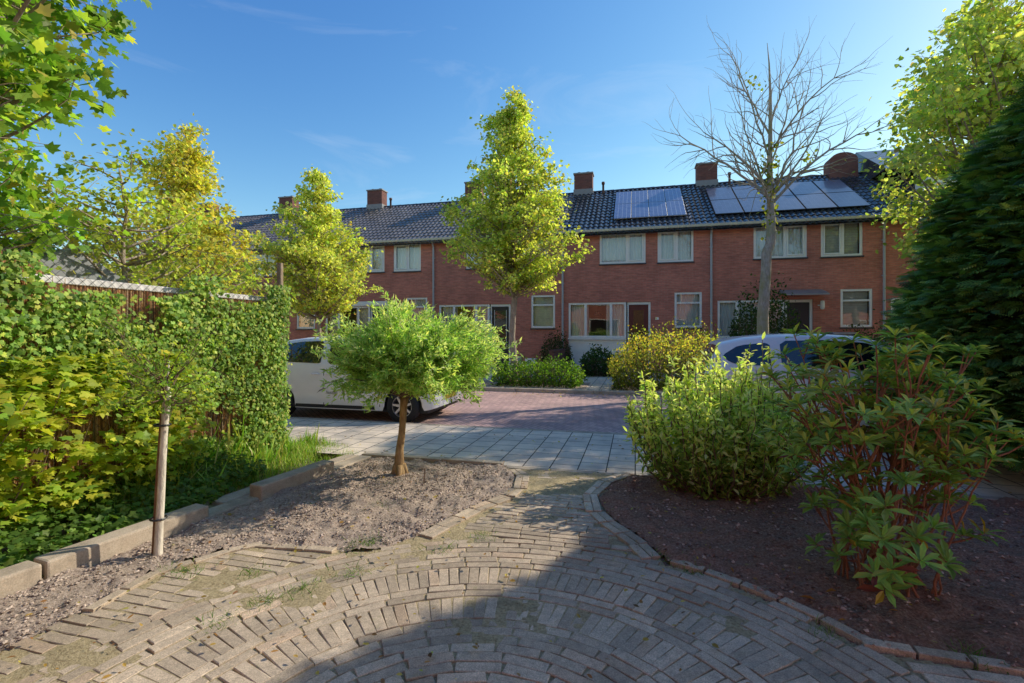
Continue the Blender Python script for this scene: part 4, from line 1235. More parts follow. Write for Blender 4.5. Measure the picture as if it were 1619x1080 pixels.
# ---- willow standard
def willow():
    bx, by = G(632, 753); root = empty('dwarf_willow', (bx, by, 0)); tag(root, 'round headed dappled willow on a short stem in the sunny bed', 'tree')
    k = by/FP
    b = MB()
    tr = [(0, 0, -.05), (.0, 0, .03), (-.005, 0, .15), (.0, .0, .28), (.02, 0, .42), (.03, .0, .55), (.04, 0, .72), (.05, 0, .80)]
    b.tube(tr, [.085, .062, .05, .040, .036, .034, .038, .045], 14)
    for a in (.3, 1.9, 3.4, 4.8):
        b.tube([(.03*math.cos(a), .03*math.sin(a), .12), (.06*math.cos(a), .06*math.sin(a), .03), (.12*math.cos(a), .12*math.sin(a), -.04)], [.035, .03, .012], 7)
    b.build('trunk', M['willowbark'], root, smooth=True)
    cz = EH-(570-HY)*k; c = np.array([(655-632)*k, .05, cz]); rx, ry, rz = 136*k, 130*k, 92*k
    lb = MB(); P = []; A = []; tn = []; tipness = []
    head = Vector((.05, 0, .80))
    for i in range(860):
        d = unit(rng.normal(0, 1, 3)); 
        if d[2] < -.6: d[2] *= -.5
        q = rng.uniform(.62, 1.0)**.7*(1+.13*math.sin(7*d[0]+3*d[2])+.09*math.sin(9*d[1]+5*d[0]))
        if rng.random() < .07: q *= 1.16
        e = c+d*np.array([rx, ry, rz])*q
        E_ = Vector(e); cv = curve(head, E_, .10, 6, .05)
        if i < 260: lb.tube(cv, [.009, .007, .005, .004, .003, .0015], 4, cap=False)
        m = 70; tt = 1-rng.random(m)**1.3*.62
        f = tt*5; ii = f.astype(int).clip(0, 4)
        cvn = np.array([tuple(v) for v in cv]); pos = cvn[ii]+(cvn[ii+1]-cvn[ii])*(f-ii)[:, None]
        dr = unit(cvn[ii+1]-cvn[ii])
        P.append(pos+rng.normal(0, .018, (m, 3))); A.append(dr*.7+rng.normal(0, .55, (m, 3))); tn.append(np.full(m, rng.normal(1, .15))); tipness.append(tt)
    lb.build('branches', M['twig'], root, smooth=True)
    P = np.concatenate(P); A = np.concatenate(A); tn = np.concatenate(tn); tp_ = np.concatenate(tipness); n = len(P)
    rad = np.linalg.norm((P-c)/np.array([rx, ry, rz]), axis=1)
    g = np.clip((rad-.72)/.3, 0, 1)[:, None]*np.clip(.45+.9*(P[:, 2:3]-c[2])/rz, .12, 1)
    col = pal(n, [(.46, .64, .20), (.58, .72, .26), (.30, .48, .13)], [4, 3, 3], .2, tn)
    pale = pal(n, [(.84, .88, .52), (.72, .80, .36)], [1, 1.4], .1)
    mixm = (rng.random((n, 1)) < g*.62)
    col = np.where(mixm, pale, col)
    leaves('crown', T_LANCE, P, A, rng.normal(0, 1, (n, 3))+np.array([0, 0, .7]), rng.uniform(.035, .068, n), col, M['leaf'], root)
    # little label stick and weed at its foot
    b = MB(); b.box(-.006, .006, -.003, .003, -.03, .17); o = b.build('plant_stick', M['wood'])
    x, y = G(670, 768); o.location = (x, y, 0); o.rotation_euler = (.08, .05, .4); tag(o, 'small grey wooden stick upright in the soil right of the willow stem', 'stick')
willow()

# ---- young staked tree
def young():
    bx, by = G(250, 879); root = empty('young_tree', (bx, by, 0)); tag(root, 'young thin pale stemmed tree tied to a stake in the sunny bed', 'tree')
    k = by/FP
    def q(x, y, dy=0): return Vector(((x-250)*k, dy, EH-(y-HY)*k))
    b = MB(); tr = [q(249, 890), q(250, 876), q(252, 830), q(255, 780), q(257, 730), q(260, 680), q(263, 640), q(266, 622), q(264, 600), q(268, 570)]
    b.tube(tr, [.030, .026, .023, .0215, .021, .020, .024, .016, .009, .003], 12); b.build('trunk', M['birchy'], root, smooth=True)
    lb = MB(); P = []; A = []
    for i in range(34):
        a = rng.random()*6.28; st = tr[6].lerp(tr[8], rng.random()); L = rng.uniform(.2, .52)
        d = Vector((math.cos(a)*L*.8, math.sin(a)*L*.7, L*rng.uniform(.05, 1.15)-.02))
        cv = curve(st, st+d, -.12, 6, .08); lb.tube(cv, [.006, .0045, .0035, .0025, .0018, .001], 5, cap=False)
        for j in range(2, 6):
            e = cv[j]+Vector(rng.normal(0, .06, 3)); lb.tube([cv[j], e], [.0022, .001], 3, cap=False)
            m = 10; P.append(np.array(e)+rng.normal(0, .032, (m, 3))); A.append(rng.normal(0, 1, (m, 3)))
    lb.build('branches', M['twig'], root, smooth=True)
    P = np.concatenate(P); A = np.concatenate(A); n = len(P)
    leaves('crown', T_OVAL, P, A, rng.normal(0, 1, (n, 3))+np.array([0, 0, .6]), rng.uniform(.018, .04, n), pal(n, [(.22, .36, .06), (.34, .46, .09), (.46, .52, .10)], [4, 4, 1.5]), M['leaf'], root)
    s = MB(); s.tube([q(238, 880, .03)-Vector((0, 0, .05)), q(245, 760, .03), q(252, 655, .03)], [.017, .016, .015], 10)
    so_ = s.build('wooden_stake', M['stake']); so_.location = (bx, by, 0); tag(so_, 'thin brown wooden stake tied close to the young pale tree', 'stake')
    t_ = MB()
    for y in (672, 820):
        c = q(255 if y < 700 else 249, y, .008); t_.tube([c+Vector((.045*math.cos(a), .045*math.sin(a), 0)) for a in np.linspace(0, 2*math.pi, 13)], .007, 5)
    t_.build('tree_tie', M['plastic'], root)
young()

# ---- fence with ivy
FS = -4.27; FT0, FT1 = .4, 5.12; FZ = 1.87
def fence():
    root = empty('reed_screen_fence', W(FS, 0, 0), -TH); tag(root, 'brown reed screen fence on wire mesh with a weathered white top board', 'fence')
    n = 1900; t = rng.uniform(FT0, FT1, n); o = rng.normal(0, .008, n); h = FZ-.02+rng.normal(0, .02, n); z0 = np.full(n, -.02)
    w = rng.uniform(.003, .006, n); ln = rng.normal(0, .02, n)
    V = []; 
    for (dy, dx_) in ((-1, 0), (0, 1), (1, 0), (0, -1)):
        V.append(np.stack([o-.012+dx_*w, t+dy*w, z0], -1))
    for (dy, dx_) in ((-1, 0), (0, 1), (1, 0), (0, -1)):
        V.append(np.stack([o-.012+dx_*w+ln*.3, t+dy*w+ln, h], -1))
    V = np.stack(V, 1); F = np.array([(0, 1, 5, 4), (1, 2, 6, 5), (2, 3, 7, 6), (3, 0, 4, 7), (4, 5, 6, 7)])
    c = pal(n, [(.48, .25, .11), (.60, .36, .17), (.32, .15, .07), (.66, .48, .28)], [4, 4, 2, 2])
    np_mesh('reed_panel', V.reshape(-1, 3), (F[None]+np.arange(n)[:, None, None]*8).reshape(-1, 4), 4, M['reed'], root, np.repeat(c, 8, 0))
    b = MB(); b.box(-.06, -.04, FT0, FT1, 0, FZ-.03); b.build('backing_panel', M['stake'], root)
    b = MB(); b.box(-.075, .012, FT0, FT1, FZ-.035, FZ+.02); b.build('top_board', M['plankwhite'], root, bevel=.006)
    # wire mesh
    b = MB(); wz0, wz1 = .25, 2.28; st = .075
    k = 0
    t0 = FT0-(wz1-wz0)
    while t0 < FT1:
        a = max(t0, FT0); e = min(t0+(wz1-wz0), FT1)
        if e > a:
            for sg in (1, -1):
                za = wz0+(a-t0) if sg > 0 else wz1-(a-t0); ze = wz0+(e-t0) if sg > 0 else wz1-(e-t0)
                b.tube([(.022+.002*sg, a, za), (.022+.002*sg, e, ze)], .0016, 3, cap=False)
        t0 += st
    b.tube([(.022, FT0, wz1), (.022, FT1, wz1)], .0025, 4); b.build('wire_mesh', M['wire'], root)
    for t_ in (.5, 5.16):
        b = MB(); b.tube([(-.01, t_, -.1), (-.01, t_, 2.33)], .036 if t_ > 5 else .03, 10); b.build('post', M['wood'], root)
    return root
fence()
def neighbour_screen():
    # second, higher reed screen and a shed beyond the fence
    n = 900; t = rng.uniform(.3, 3.0, n); h = 2.02+rng.normal(0, .03, n); w = .006
    V = []
    for z in (0, 1):
        for (dy, dx_) in ((-1, 0), (0, 1), (1, 0), (0, -1)): V.append(np.stack([np.full(n, -.0)+dx_*w, t+dy*w, h*z], -1))
    V = np.stack(V, 1); F = np.array([(0, 1, 5, 4), (1, 2, 6, 5), (2, 3, 7, 6), (3, 0, 4, 7), (4, 5, 6, 7)])
    c = pal(n, [(.40, .20, .09), (.52, .30, .14), (.28, .13, .06)], [4, 4, 3])
    o = np_mesh('reed_screen', V.reshape(-1, 3), (F[None]+np.arange(n)[:, None, None]*8).reshape(-1, 4), 4, M['reed'], None, np.repeat(c, 8, 0))
    o.location = W(FS-.55, 0); o.rotation_euler = (0, 0, -TH); tag(o, 'second reddish reed screen showing just above the white fence board at far left', 'screen')
    r = empty('garden_shed', W(-10.2, 3.6, -.22), -TH); tag(r, 'low shed with grey roof in the garden behind the ivy fence', 'shed')
    b = MB(); b.box(0, 3.2, 0, 2.0, 0, 2.15); b.build('wall', M['stake'], r)
    b = MB(); b.add([(-.15, -.15, 2.14), (3.35, -.15, 2.14), (3.35, 1.0, 2.75), (-.15, 1.0, 2.75), (-.15, 2.15, 2.14), (3.35, 2.15, 2.14)], [(0, 1, 2, 3), (3, 2, 5, 4), (0, 3, 4), (1, 5, 2), (0, 4, 5, 1)])
    b.build('roof', M['lead'], r)
neighbour_screen()

def ivy():
    n = 46000; t = rng.uniform(FT0+.1, FT1+.05, n); z = rng.uniform(0.03, FZ+.16, n)
    P2 = np.c_[t, z]; f = fbm(P2, .55, 3, 31)
    dens = np.interp(t, [0, 2.4, 3.4, 4.2, 5.2], [-.08, .04, .2, .34, .44])+f*.9+np.where(z > 1.2, .12, 0)+np.clip((z-1.7)/.3, 0, 1)*.12
    dens -= np.clip((z-FZ+.09)/.05, 0, 1)*(.42+.5*vnoise(np.c_[t, z*0], .5, 17))
    # bare reed patches in the lower middle of the fence
    dens += np.clip((1.1-z)/1.1, 0, 1)*.12
    dens -= .10*np.exp(-((t-3.9)/.4)**2-((z-.65)/.3)**2)+.25*np.exp(-((t-3.3)/.2)**2-((z-1.25)/.15)**2)+.28*np.exp(-((t-1.7)/.6)**2-((z-1.55)/.2)**2)
    k = rng.random(n) < np.clip(dens*2.2+.35, 0.0, 1); t, z = t[k], z[k]; n = len(t)
    o = .03+.13*rng.random(n)**1.4+.06*np.clip(fbm(np.c_[t, z], .35, 2, 5), 0, 1)+.03
    endw = t > FT1-.03; o = np.where(endw, rng.uniform(-.12, .14, n), o)
    P = np.stack([FS*C+t*S+o*C, -FS*S+t*C-o*S, z], -1)
    A = np.stack([rng.normal(0, .45, n), rng.normal(0, .6, n), -np.abs(rng.normal(.6, .4, n))], -1)
    N = np.stack([np.full(n, C), np.full(n, -S), np.full(n, .45)], -1)+rng.normal(0, .30, (n, 3))
    col = pal(n, [(.20, .34, .055), (.30, .44, .075), (.46, .54, .10), (.58, .60, .14), (.13, .24, .045)], [4, 4, 2.2, .8, 2.5], .18, 1+.3*fbm(np.c_[t, z], .3, 2, 77))
    size = rng.uniform(.024, .048, n)*np.interp(t, [1.5, 3.5, 5.2], [1.1, 1.1, .95])
    o_ = leaves('climbing_ivy', T_IVY, P, A, N, size, col, M['ivyleaf'])
    tag(o_, 'climbing ivy spread over the reed fence, thickest near the pavement', 'ivy')
    b = MB()
    for i in range(46):
        t0 = rng.uniform(1.2, 5.0); p = []; z = 0.0; hgt = rng.uniform(.7, 1.85); tt = t0
        m = 9
        for j in range(m):
            p.append(W(FS+.03+.02*rng.random(), tt, hgt*j/(m-1))); tt += rng.normal(0, .035)
        b.tube(p, [.007*(1-j/m)+.0025 for j in range(m)], 5, cap=False)
    b.build('stems', M['twig'], o_, smooth=True)
ivy()
def bramble():
    """large pale-leaved seedlings growing at the foot of the fence on the left"""
    for (nm, lab, t0, t1, n, zmax, smax, cols, wts, ls) in (
        ('maple_seedling_thicket', 'bushy yellow-green maple seedlings leaning out from the foot of the fence', 1.2, 3.7, 4200, 1.1, .50, [(.50, .55, .06), (.60, .60, .075), (.34, .46, .06), (.2, .32, .05)], [4, 3, 3, 1.5], (.045, .09)),
        ('undergrowth', 'dark green ground ivy and nettles in the shade under the fence', .7, 4.2, 4200, .30, .92, [(.10, .19, .035), (.16, .27, .05), (.25, .36, .07)], [4, 3, 1.5], (.03, .065))):
        u = rng.random(n); t = rng.uniform(t0, t1, n); z = zmax*rng.random(n)**(.8 if zmax > 1 else .8)
        if zmax > 1:
            o = (.06+smax*(1-np.abs(z/zmax-.42)*1.1).clip(.1, 1)*rng.random(n)**.6)*(1+.35*vnoise(np.c_[t, z], .25, 4))
            kk = fbm(np.c_[t, z], .3, 2, 8) > -.28; t, z, o = t[kk], z[kk]+.18, o[kk]
        else:
            o = rng.uniform(.02, smax, n)*np.interp(t, [.7, 3, 4.2], [1, .9, .7]); z = z*(1.15-o/smax)
        n = len(t); P = np.stack([(FS+o)*C+t*S, -(FS+o)*S+t*C, z+.02], -1)
        A = np.stack([C*.7+rng.normal(0, .6, n), -S+rng.normal(0, .6, n), -.25+rng.normal(0, .3, n)], -1); N = rng.normal(0, .35, (n, 3))+np.array([.35, -.1, 1.0])
        o_ = leaves(nm, T_MAPLE if zmax > 1 else T_IVY, P, A, N, rng.uniform(*ls, n), pal(n, cols, wts, .18), M['leaf'])
        if zmax > 1:
            tag(o_, lab, 'shrub')
            b = MB()
            for i in range(26):
                ts = rng.uniform(t0, t1); p0 = Vector(W(FS+.12, ts)); e = Vector(W(FS+rng.uniform(.1, .5), ts+rng.normal(0, .2), rng.uniform(.5, 1.2)))
                b.tube(curve(p0, e, 0, 6, .06), [.007, .006, .005, .004, .003, .002], 5, cap=False)
            b.build('stems', M['twig'], o_, smooth=True)
        else: structure(o_, lab, 'stuff')
bramble()
def grass(name, label, n, sampler, h, cols, w, lean=.35):
    s, t, hh = sampler(n); n = len(s)
    P = np.stack([s*C+t*S, -s*S+t*C, np.full(n, -.01)], -1)
    A = np.stack([rng.normal(0, lean, n), rng.normal(0, lean, n), np.ones(n)], -1)
    N = np.stack([rng.normal(0, 1, n), rng.normal(0, 1, n), rng.normal(0, .2, n)], -1)
    o = leaves(name, T_BLADE, P, A, N, hh*rng.uniform(.5, 1.15, n)*h, pal(n, cols, w, .2), M['grass'])
    return structure(o, label, 'stuff')
def gs1(n):
    t = rng.uniform(2.9, 5.65, n); s = FS+.06+rng.random(n)**1.5*np.interp(t, [2.9, 4, 5.0, 5.3, 5.7], [.5, .68, .9, 1.0, .5]); k = np.interp(t, [2.9, 3.6, 4.9, 5.3, 5.7], [.5, .9, 1.0, .6, .35])
    k = k*(1+.9*fbm(np.c_[s, t], .3, 2, 3))*np.clip(1.2-(s-FS)/.75, .22, 1.15)*rng.choice([.8, 1.5], n, p=[.93, .07]); return s, t, k
grass('grass', 'long green grass spilling from the fence foot onto the pavement', 9000, gs1, .33, [(.20, .40, .04), (.30, .48, .06), (.44, .50, .09), (.55, .48, .22)], [4, 4, 2.5, 1.6])
# weeds in the pavers
def gs2(n):
    P = rng.uniform((-2.8, 1.2), (2.6, 5.1), (n*6, 2)); P = P[inside(P, POLY)]
    d = vnoise(P, .16, 6)+.6*vnoise(P, .05, 2); left = np.clip((.4-P[:, 0])/2.0, 0, 1)
    k = d > (.93-.36*left); P = P[k][:n]
    s, t = P[:, 0]*C-P[:, 1]*S, P[:, 0]*S+P[:, 1]*C
    return s, t, rng.uniform(.4, 1.2, len(s))
grass('weeds', 'tiny moss and weed tufts in the joints of the brick path', 6000, gs2, .024, [(.20, .28, .04), (.30, .34, .07), (.12, .2, .03)], [3, 3, 2], .9)
def gs3(n):
    cs = [G(275, 900), G(590, 855), G(565, 862), G(420, 950), G(600, 800), G(300, 905), G(490, 790), G(1050, 880), G(1080, 890), G(1110, 905), G(1300, 1000), G(1545, 1040), G(620, 770), G(700, 870), G(560, 905), G(480, 930), G(760, 850), G(400, 905), G(350, 985)]
    i = rng.integers(0, len(cs), n); P = np.array(cs)[i]+rng.normal(0, .05, (n, 2)); return P[:, 0]*C-P[:, 1]*S, P[:, 0]*S+P[:, 1]*C, rng.uniform(.5, 1.3, n)
grass('weeds', 'small green weed clumps on the bed edges', 2300, gs3, .055, [(.10, .22, .025), (.18, .28, .04)], [3, 2], .9)

# ---- conifer
def conifer():
    cx, cy = 6.35, 4.75; root = empty('thuja_conifer', (cx, cy, 0)); tag(root, 'large dense dark green conifer at the right edge', 'conifer tree')
    H = 7.0
    def R(z): return np.interp(z, [.2, .6, 1.8, 3.0, 4.2, 5.4, 6.4, 7.0], [1.7, 2.25, 2.12, 1.55, .80, .36, .16, 0])
    b = MB(); b.tube([(0, 0, -.1), (0, 0, 1), (0, 0, 6.5)], [.2, .16, .03], 12); b.build('trunk', M['bark'], root, smooth=True)
    # solid dark core added inside the foliage to block light
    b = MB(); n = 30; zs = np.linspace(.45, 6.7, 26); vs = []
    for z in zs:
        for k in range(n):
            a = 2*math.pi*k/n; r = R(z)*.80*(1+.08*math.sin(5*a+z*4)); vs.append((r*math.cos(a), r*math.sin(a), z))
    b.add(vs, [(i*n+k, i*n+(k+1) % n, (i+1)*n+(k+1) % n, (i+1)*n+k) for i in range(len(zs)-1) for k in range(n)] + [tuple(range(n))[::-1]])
    b.build('light_blocking_core', simple('dark_core', (.012, .018, .008), .95, scale=20, var=.6, bump=1), root, smooth=True)
    # boughs, each a fan of sprays
    m = 2500; z = rng.uniform(.35, 6.9, m*3); z = z[rng.random(len(z)) < (R(z)/2.3+.05)][:m]; a = rng.uniform(0, 2*math.pi, len(z))
    vis = (np.sin(a) < .9); m = len(z)
    per = 24
    zc = np.repeat(z, per); ac = np.repeat(a, per); bt = np.repeat(rng.normal(1, .22, m), per)
    u = rng.random(m*per)                             # along the bough
    side = rng.normal(0, .13, m*per)*(.5+u)
    r = R(zc)*(.80+.0*u)+(-.05+u*.46)*(.75+.25*np.repeat(rng.random(m), per))*np.clip(R(zc)/1.2, .4, 1)
    r *= 1+.05*np.sin(7*ac+zc*3)
    out = np.stack([np.cos(ac), np.sin(ac), np.zeros_like(ac)], -1); tan = np.stack([-np.sin(ac), np.cos(ac), np.zeros_like(ac)], -1)
    P = out*r[:, None]+tan*side[:, None]; P[:, 2] = zc-.16*u*u+.05+rng.normal(0, .035, m*per)
    A = out*.9+tan*(side*2.2)[:, None]+np.array([0, 0, .05])+rng.normal(0, .28, P.shape); A[:, 2] -= .35*u-.25*(u > .8)
    N = np.array([0, 0, 1.])+rng.normal(0, .35, P.shape)+out*.35
    size = rng.uniform(.09, .19, len(P))
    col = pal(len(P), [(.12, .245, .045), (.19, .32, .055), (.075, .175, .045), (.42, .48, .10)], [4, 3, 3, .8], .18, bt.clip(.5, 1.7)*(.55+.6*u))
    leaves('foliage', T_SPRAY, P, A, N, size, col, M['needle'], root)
conifer()

# ---- shrubs made of upright leafy stems
def stem_shrub(name, label, cat, base, nst, h, spread, per, tpl, lsz, cols, w, mat='leaf', stemmat='twig', tips=None, squash=1.0, opp=.35, droop=0.0, seed=0, shape=None, start=.15, group=None, rz=0, base_r=.25, pw=.6):
    root = empty(name, base, rz); tag(root, label, cat, group)
    b = MB(); P = []; A = []; tt_ = []; br = []
    for i in range(nst):
        a = rng.random()*2*math.pi; q = rng.random()**pw; L = h*(1-.35*q*q)*rng.uniform(.6, 1.08)*(1.18 if rng.random() < .07 else 1)
        rx = spread; s0 = Vector((math.cos(a)*rx*base_r*q, math.sin(a)*rx*base_r*q*squash, -.02))
        e = Vector((math.cos(a)*rx*q, math.sin(a)*rx*q*squash, L))
        if shape: e = shape(e)
        cv = []
        for j in range(7):
            t = j/6; p = s0.lerp(e, t); p += (e-s0)*0+Vector((math.cos(a), math.sin(a)*squash, 0))*(math.sin(t*math.pi)*.12*spread*q); p.z += -droop*t*t*q*spread; cv.append(p+Vector(rng.normal(0, .012*h, 3))*(0 < j))
        b.tube(cv, [.0075*(1-j/7)*max(.6, h)+.0015 for j in range(7)], 4, cap=False)
        cvn = np.array([tuple(v) for v in cv]); m = per
        t = start+(1-start)*rng.random(m)**.75; f = t*6; ii = f.astype(int).clip(0, 5)
        pos = cvn[ii]+(cvn[ii+1]-cvn[ii])*(f-ii)[:, None]; dr = unit(cvn[ii+1]-cvn[ii])
        sd = unit(rng.normal(0, 1, (m, 3))); P.append(pos+sd*lsz[0]*.3+rng.normal(0, .02*h, (m, 3))*(1-t[:, None]*.7)); A.append(sd+dr*opp); tt_.append(t); br.append(np.full(m, rng.normal(1, .13)))
    b.build('stems', M[stemmat], root, smooth=True)
    P = np.concatenate(P); A = np.concatenate(A); t = np.concatenate(tt_); br = np.concatenate(br); n = len(P)
    col = pal(n, cols, w, .17, br*(.75+.35*t))
    if tips is not None:
        msk = (rng.random(n) < np.clip((t-tips[2])/(1-tips[2]), 0, 1)*tips[3])[:, None]; col = np.where(msk, pal(n, tips[0], tips[1], .1), col)
    N = unit(rng.normal(0, .6, (n, 3))+np.array([0, 0, .9]))
    leaves('foliage', tpl, P, A, N, rng.uniform(lsz[0], lsz[1], n), col, M[mat], root)
    return root
# variegated shrub right of the path
x, y = G(1150, 785)
stem_shrub('variegated_shrub', 'leafy variegated shrub with pale edged leaves between the path and the rhododendron', 'shrub', (x+.05, y+.25, 0), 250, 1.17, .90, 74, T_NARROW, (.042, .082),
           [(.34, .50, .10), (.46, .58, .13), (.22, .37, .08)], [4, 3, 3], tips=([(.84, .86, .46), (.70, .78, .26)], [1, 1.8], .05, .85), squash=.75, base_r=.5, start=.04)
# planting across the road
VG = 'shrubs planted along the far kerb and in the front gardens'
def at(x, t, z=0): return W(s_at(x, t), t, z)
YEL = [(.82, .72, .12), (.74, .70, .13), (.50, .56, .10), (.80, .54, .12)]
s_a, s_b = s_at(990, 13.4), s_at(1130, 13.4)
def hedge_box(name, label, sa, sb, t0, t1, h, n, cols, w, lsz, top=None, seed=0, cat='hedge', bstem='twig', up=0):
    root = empty(name, W((sa+sb)/2, (t0+t1)/2), -TH); tag(root, label, cat)
    ls, lt = (sb-sa)/2, (t1-t0)/2
    b = MB()
    for i in range(140):
        x, y = rng.uniform(-ls*.9, ls*.9), rng.uniform(-lt*.85, lt*.85); hh = h*(1-.5*(abs(x)/ls)**5-.3*(abs(y)/lt)**4)*rng.uniform(.8, 1.0)
        b.tube([(x*.9, y*.9, -.02), (x+rng.normal(0, .03), y+rng.normal(0, .03), hh*.6), (x+rng.normal(0, .06), y+rng.normal(0, .06), hh)], [.007, .005, .002], 4, cap=False)
    b.build('stems', M[bstem], root)
    u = rng.uniform(-1, 1, (n, 3)); q = np.abs(u).max(1); keep_ = rng.random(n) < .25+.75*q**3; u = u[keep_]; n = len(u)
    z = (u[:, 2]*.5+.5); hh = h*(1-.45*np.abs(u[:, 0])**4-.35*np.abs(u[:, 1])**4)*(1+.20*vnoise(u[:, :2]*np.array([ls, lt]), .35, seed)+.10*vnoise(u[:, :2]*np.array([ls, lt]), .09, seed+1))
    P = np.c_[u[:, 0]*ls*(1+.06*vnoise(u*2, .5, 3))*(.86+.14*z), u[:, 1]*lt*(1+.08*vnoise(u*2, .5, 4))*(.85+.15*z), z*hh]+rng.normal(0, .03, (n, 3))
    tp_ = rng.random(n) < .10; P[tp_, 2] = hh[tp_]*(1+.26*rng.random(tp_.sum())**1.6)
    A = rng.normal(0, .8, (n, 3))+np.array([0, 0, .6]); N = rng.normal(0, 1, (n, 3))+np.array([0, -.3, .5])
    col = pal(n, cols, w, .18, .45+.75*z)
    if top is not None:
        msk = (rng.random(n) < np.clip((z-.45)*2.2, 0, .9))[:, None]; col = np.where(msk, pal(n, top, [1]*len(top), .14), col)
    leaves('foliage', T_OVAL, P, A, N, rng.uniform(lsz[0], lsz[1], n), col, M['leaf'], root)
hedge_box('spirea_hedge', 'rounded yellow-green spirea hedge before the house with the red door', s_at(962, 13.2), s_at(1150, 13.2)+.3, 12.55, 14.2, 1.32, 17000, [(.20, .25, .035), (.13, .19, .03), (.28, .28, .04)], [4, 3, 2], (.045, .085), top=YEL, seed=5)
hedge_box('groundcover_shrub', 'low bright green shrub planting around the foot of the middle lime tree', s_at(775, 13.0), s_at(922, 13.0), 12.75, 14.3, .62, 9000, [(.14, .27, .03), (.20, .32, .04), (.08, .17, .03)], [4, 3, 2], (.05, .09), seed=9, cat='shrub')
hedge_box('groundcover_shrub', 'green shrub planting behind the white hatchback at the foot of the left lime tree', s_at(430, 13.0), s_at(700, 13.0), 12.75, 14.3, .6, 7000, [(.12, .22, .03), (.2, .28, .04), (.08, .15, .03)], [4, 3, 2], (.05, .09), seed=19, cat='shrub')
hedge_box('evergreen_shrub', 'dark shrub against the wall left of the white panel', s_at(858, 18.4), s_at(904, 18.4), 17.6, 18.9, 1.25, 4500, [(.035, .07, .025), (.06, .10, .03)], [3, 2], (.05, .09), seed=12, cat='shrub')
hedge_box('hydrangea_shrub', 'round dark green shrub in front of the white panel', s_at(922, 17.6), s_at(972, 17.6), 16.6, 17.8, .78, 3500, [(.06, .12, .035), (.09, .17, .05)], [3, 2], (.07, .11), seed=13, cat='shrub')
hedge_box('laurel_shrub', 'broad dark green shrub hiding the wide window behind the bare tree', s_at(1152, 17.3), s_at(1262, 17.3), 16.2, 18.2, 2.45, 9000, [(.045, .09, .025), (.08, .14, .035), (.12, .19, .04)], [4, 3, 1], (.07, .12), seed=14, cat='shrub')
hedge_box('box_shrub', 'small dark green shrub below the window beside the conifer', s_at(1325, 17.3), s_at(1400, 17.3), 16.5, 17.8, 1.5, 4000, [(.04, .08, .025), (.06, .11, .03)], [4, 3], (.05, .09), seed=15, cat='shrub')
# leaf litter in the verge
sheet('verge_soil', s_at(700, 12.8), s_at(925, 12.8), 12.43, 14.5, .012, M['soil'], 'dry soil verge under the street trees')
sheet('verge_soil', s_at(965, 12.8), 9.5, 12.43, 14.5, .012, M['soil'], 'soil verge under the spirea hedge')
sheet('verge_soil', -22, s_at(690, 12.8), 12.43, 14.5, .012, M['soil'], 'soil verge along the left of the street')
# front-garden walls and boxes
b = MB(); a = W(s_at(872, 16.2), 16.2); e = W(s_at(898, 18.6), 18.6); b.box(-.08, .08, 0, math.hypot(e[0]-a[0], e[1]-a[1]), 0, .85)
b.box(-.1, .1, -.02, math.hypot(e[0]-a[0], e[1]-a[1])+.02, .853, .9)
o = b.build('garden_wall', M['brick_dark'], bevel=.006); o.location = a; o.rotation_euler = (0, 0, math.atan2(e[1]-a[1], e[0]-a[0])-math.pi/2); tag(o, 'low dark garden wall between the two front gardens, left of the white panel', 'wall')
def planter(x0, x1, t, z1, d, mat, label, nm='planter_box', soil=True):
    sa, sb = s_at(x0, t), s_at(x1, t); b = MB(); w = sb-sa; e = .03
    b.box(0, w, 0, e, 0, z1); b.box(0, w, d-e, d, 0, z1); b.box(0, e, e, d-e, 0, z1); b.box(w-e, w, e, d-e, 0, z1); b.box(e, w-e, e, d-e, 0, z1-.06)
    o = b.build(nm, M[mat], bevel=.008); o.location = W(sa, t); o.rotation_euler = (0, 0, -TH); tag(o, label, 'planter')
planter(830, 846, 17.8, .52, .4, 'white', 'small white planter box against the brick wall right of the middle lime trunk')
planter(851, 860, 17.8, .36, .3, 'zinc', 'tiny grey planter box to the right of the white planter')
planter(816, 823, 17.8, .6, .3, 'zinc', 'narrow grey planter box between the lime trunk and the white planter')
sa = s_at(1318, 17.2)
b = MB(); b.box(0, .62, 0, .55, .08, 1.42); b.box(-.03, .65, -.04, .58, 1.423, 1.50); b.box(.05, .15, .0, .08, 0, .08)
o = b.build('refuse_bin', M['zinc'], bevel=.03); o.location = W(sa, 17.2); o.rotation_euler = (0, 0, -TH); tag(o, 'grey lidded refuse bin under the right hand ground floor window', 'bin')

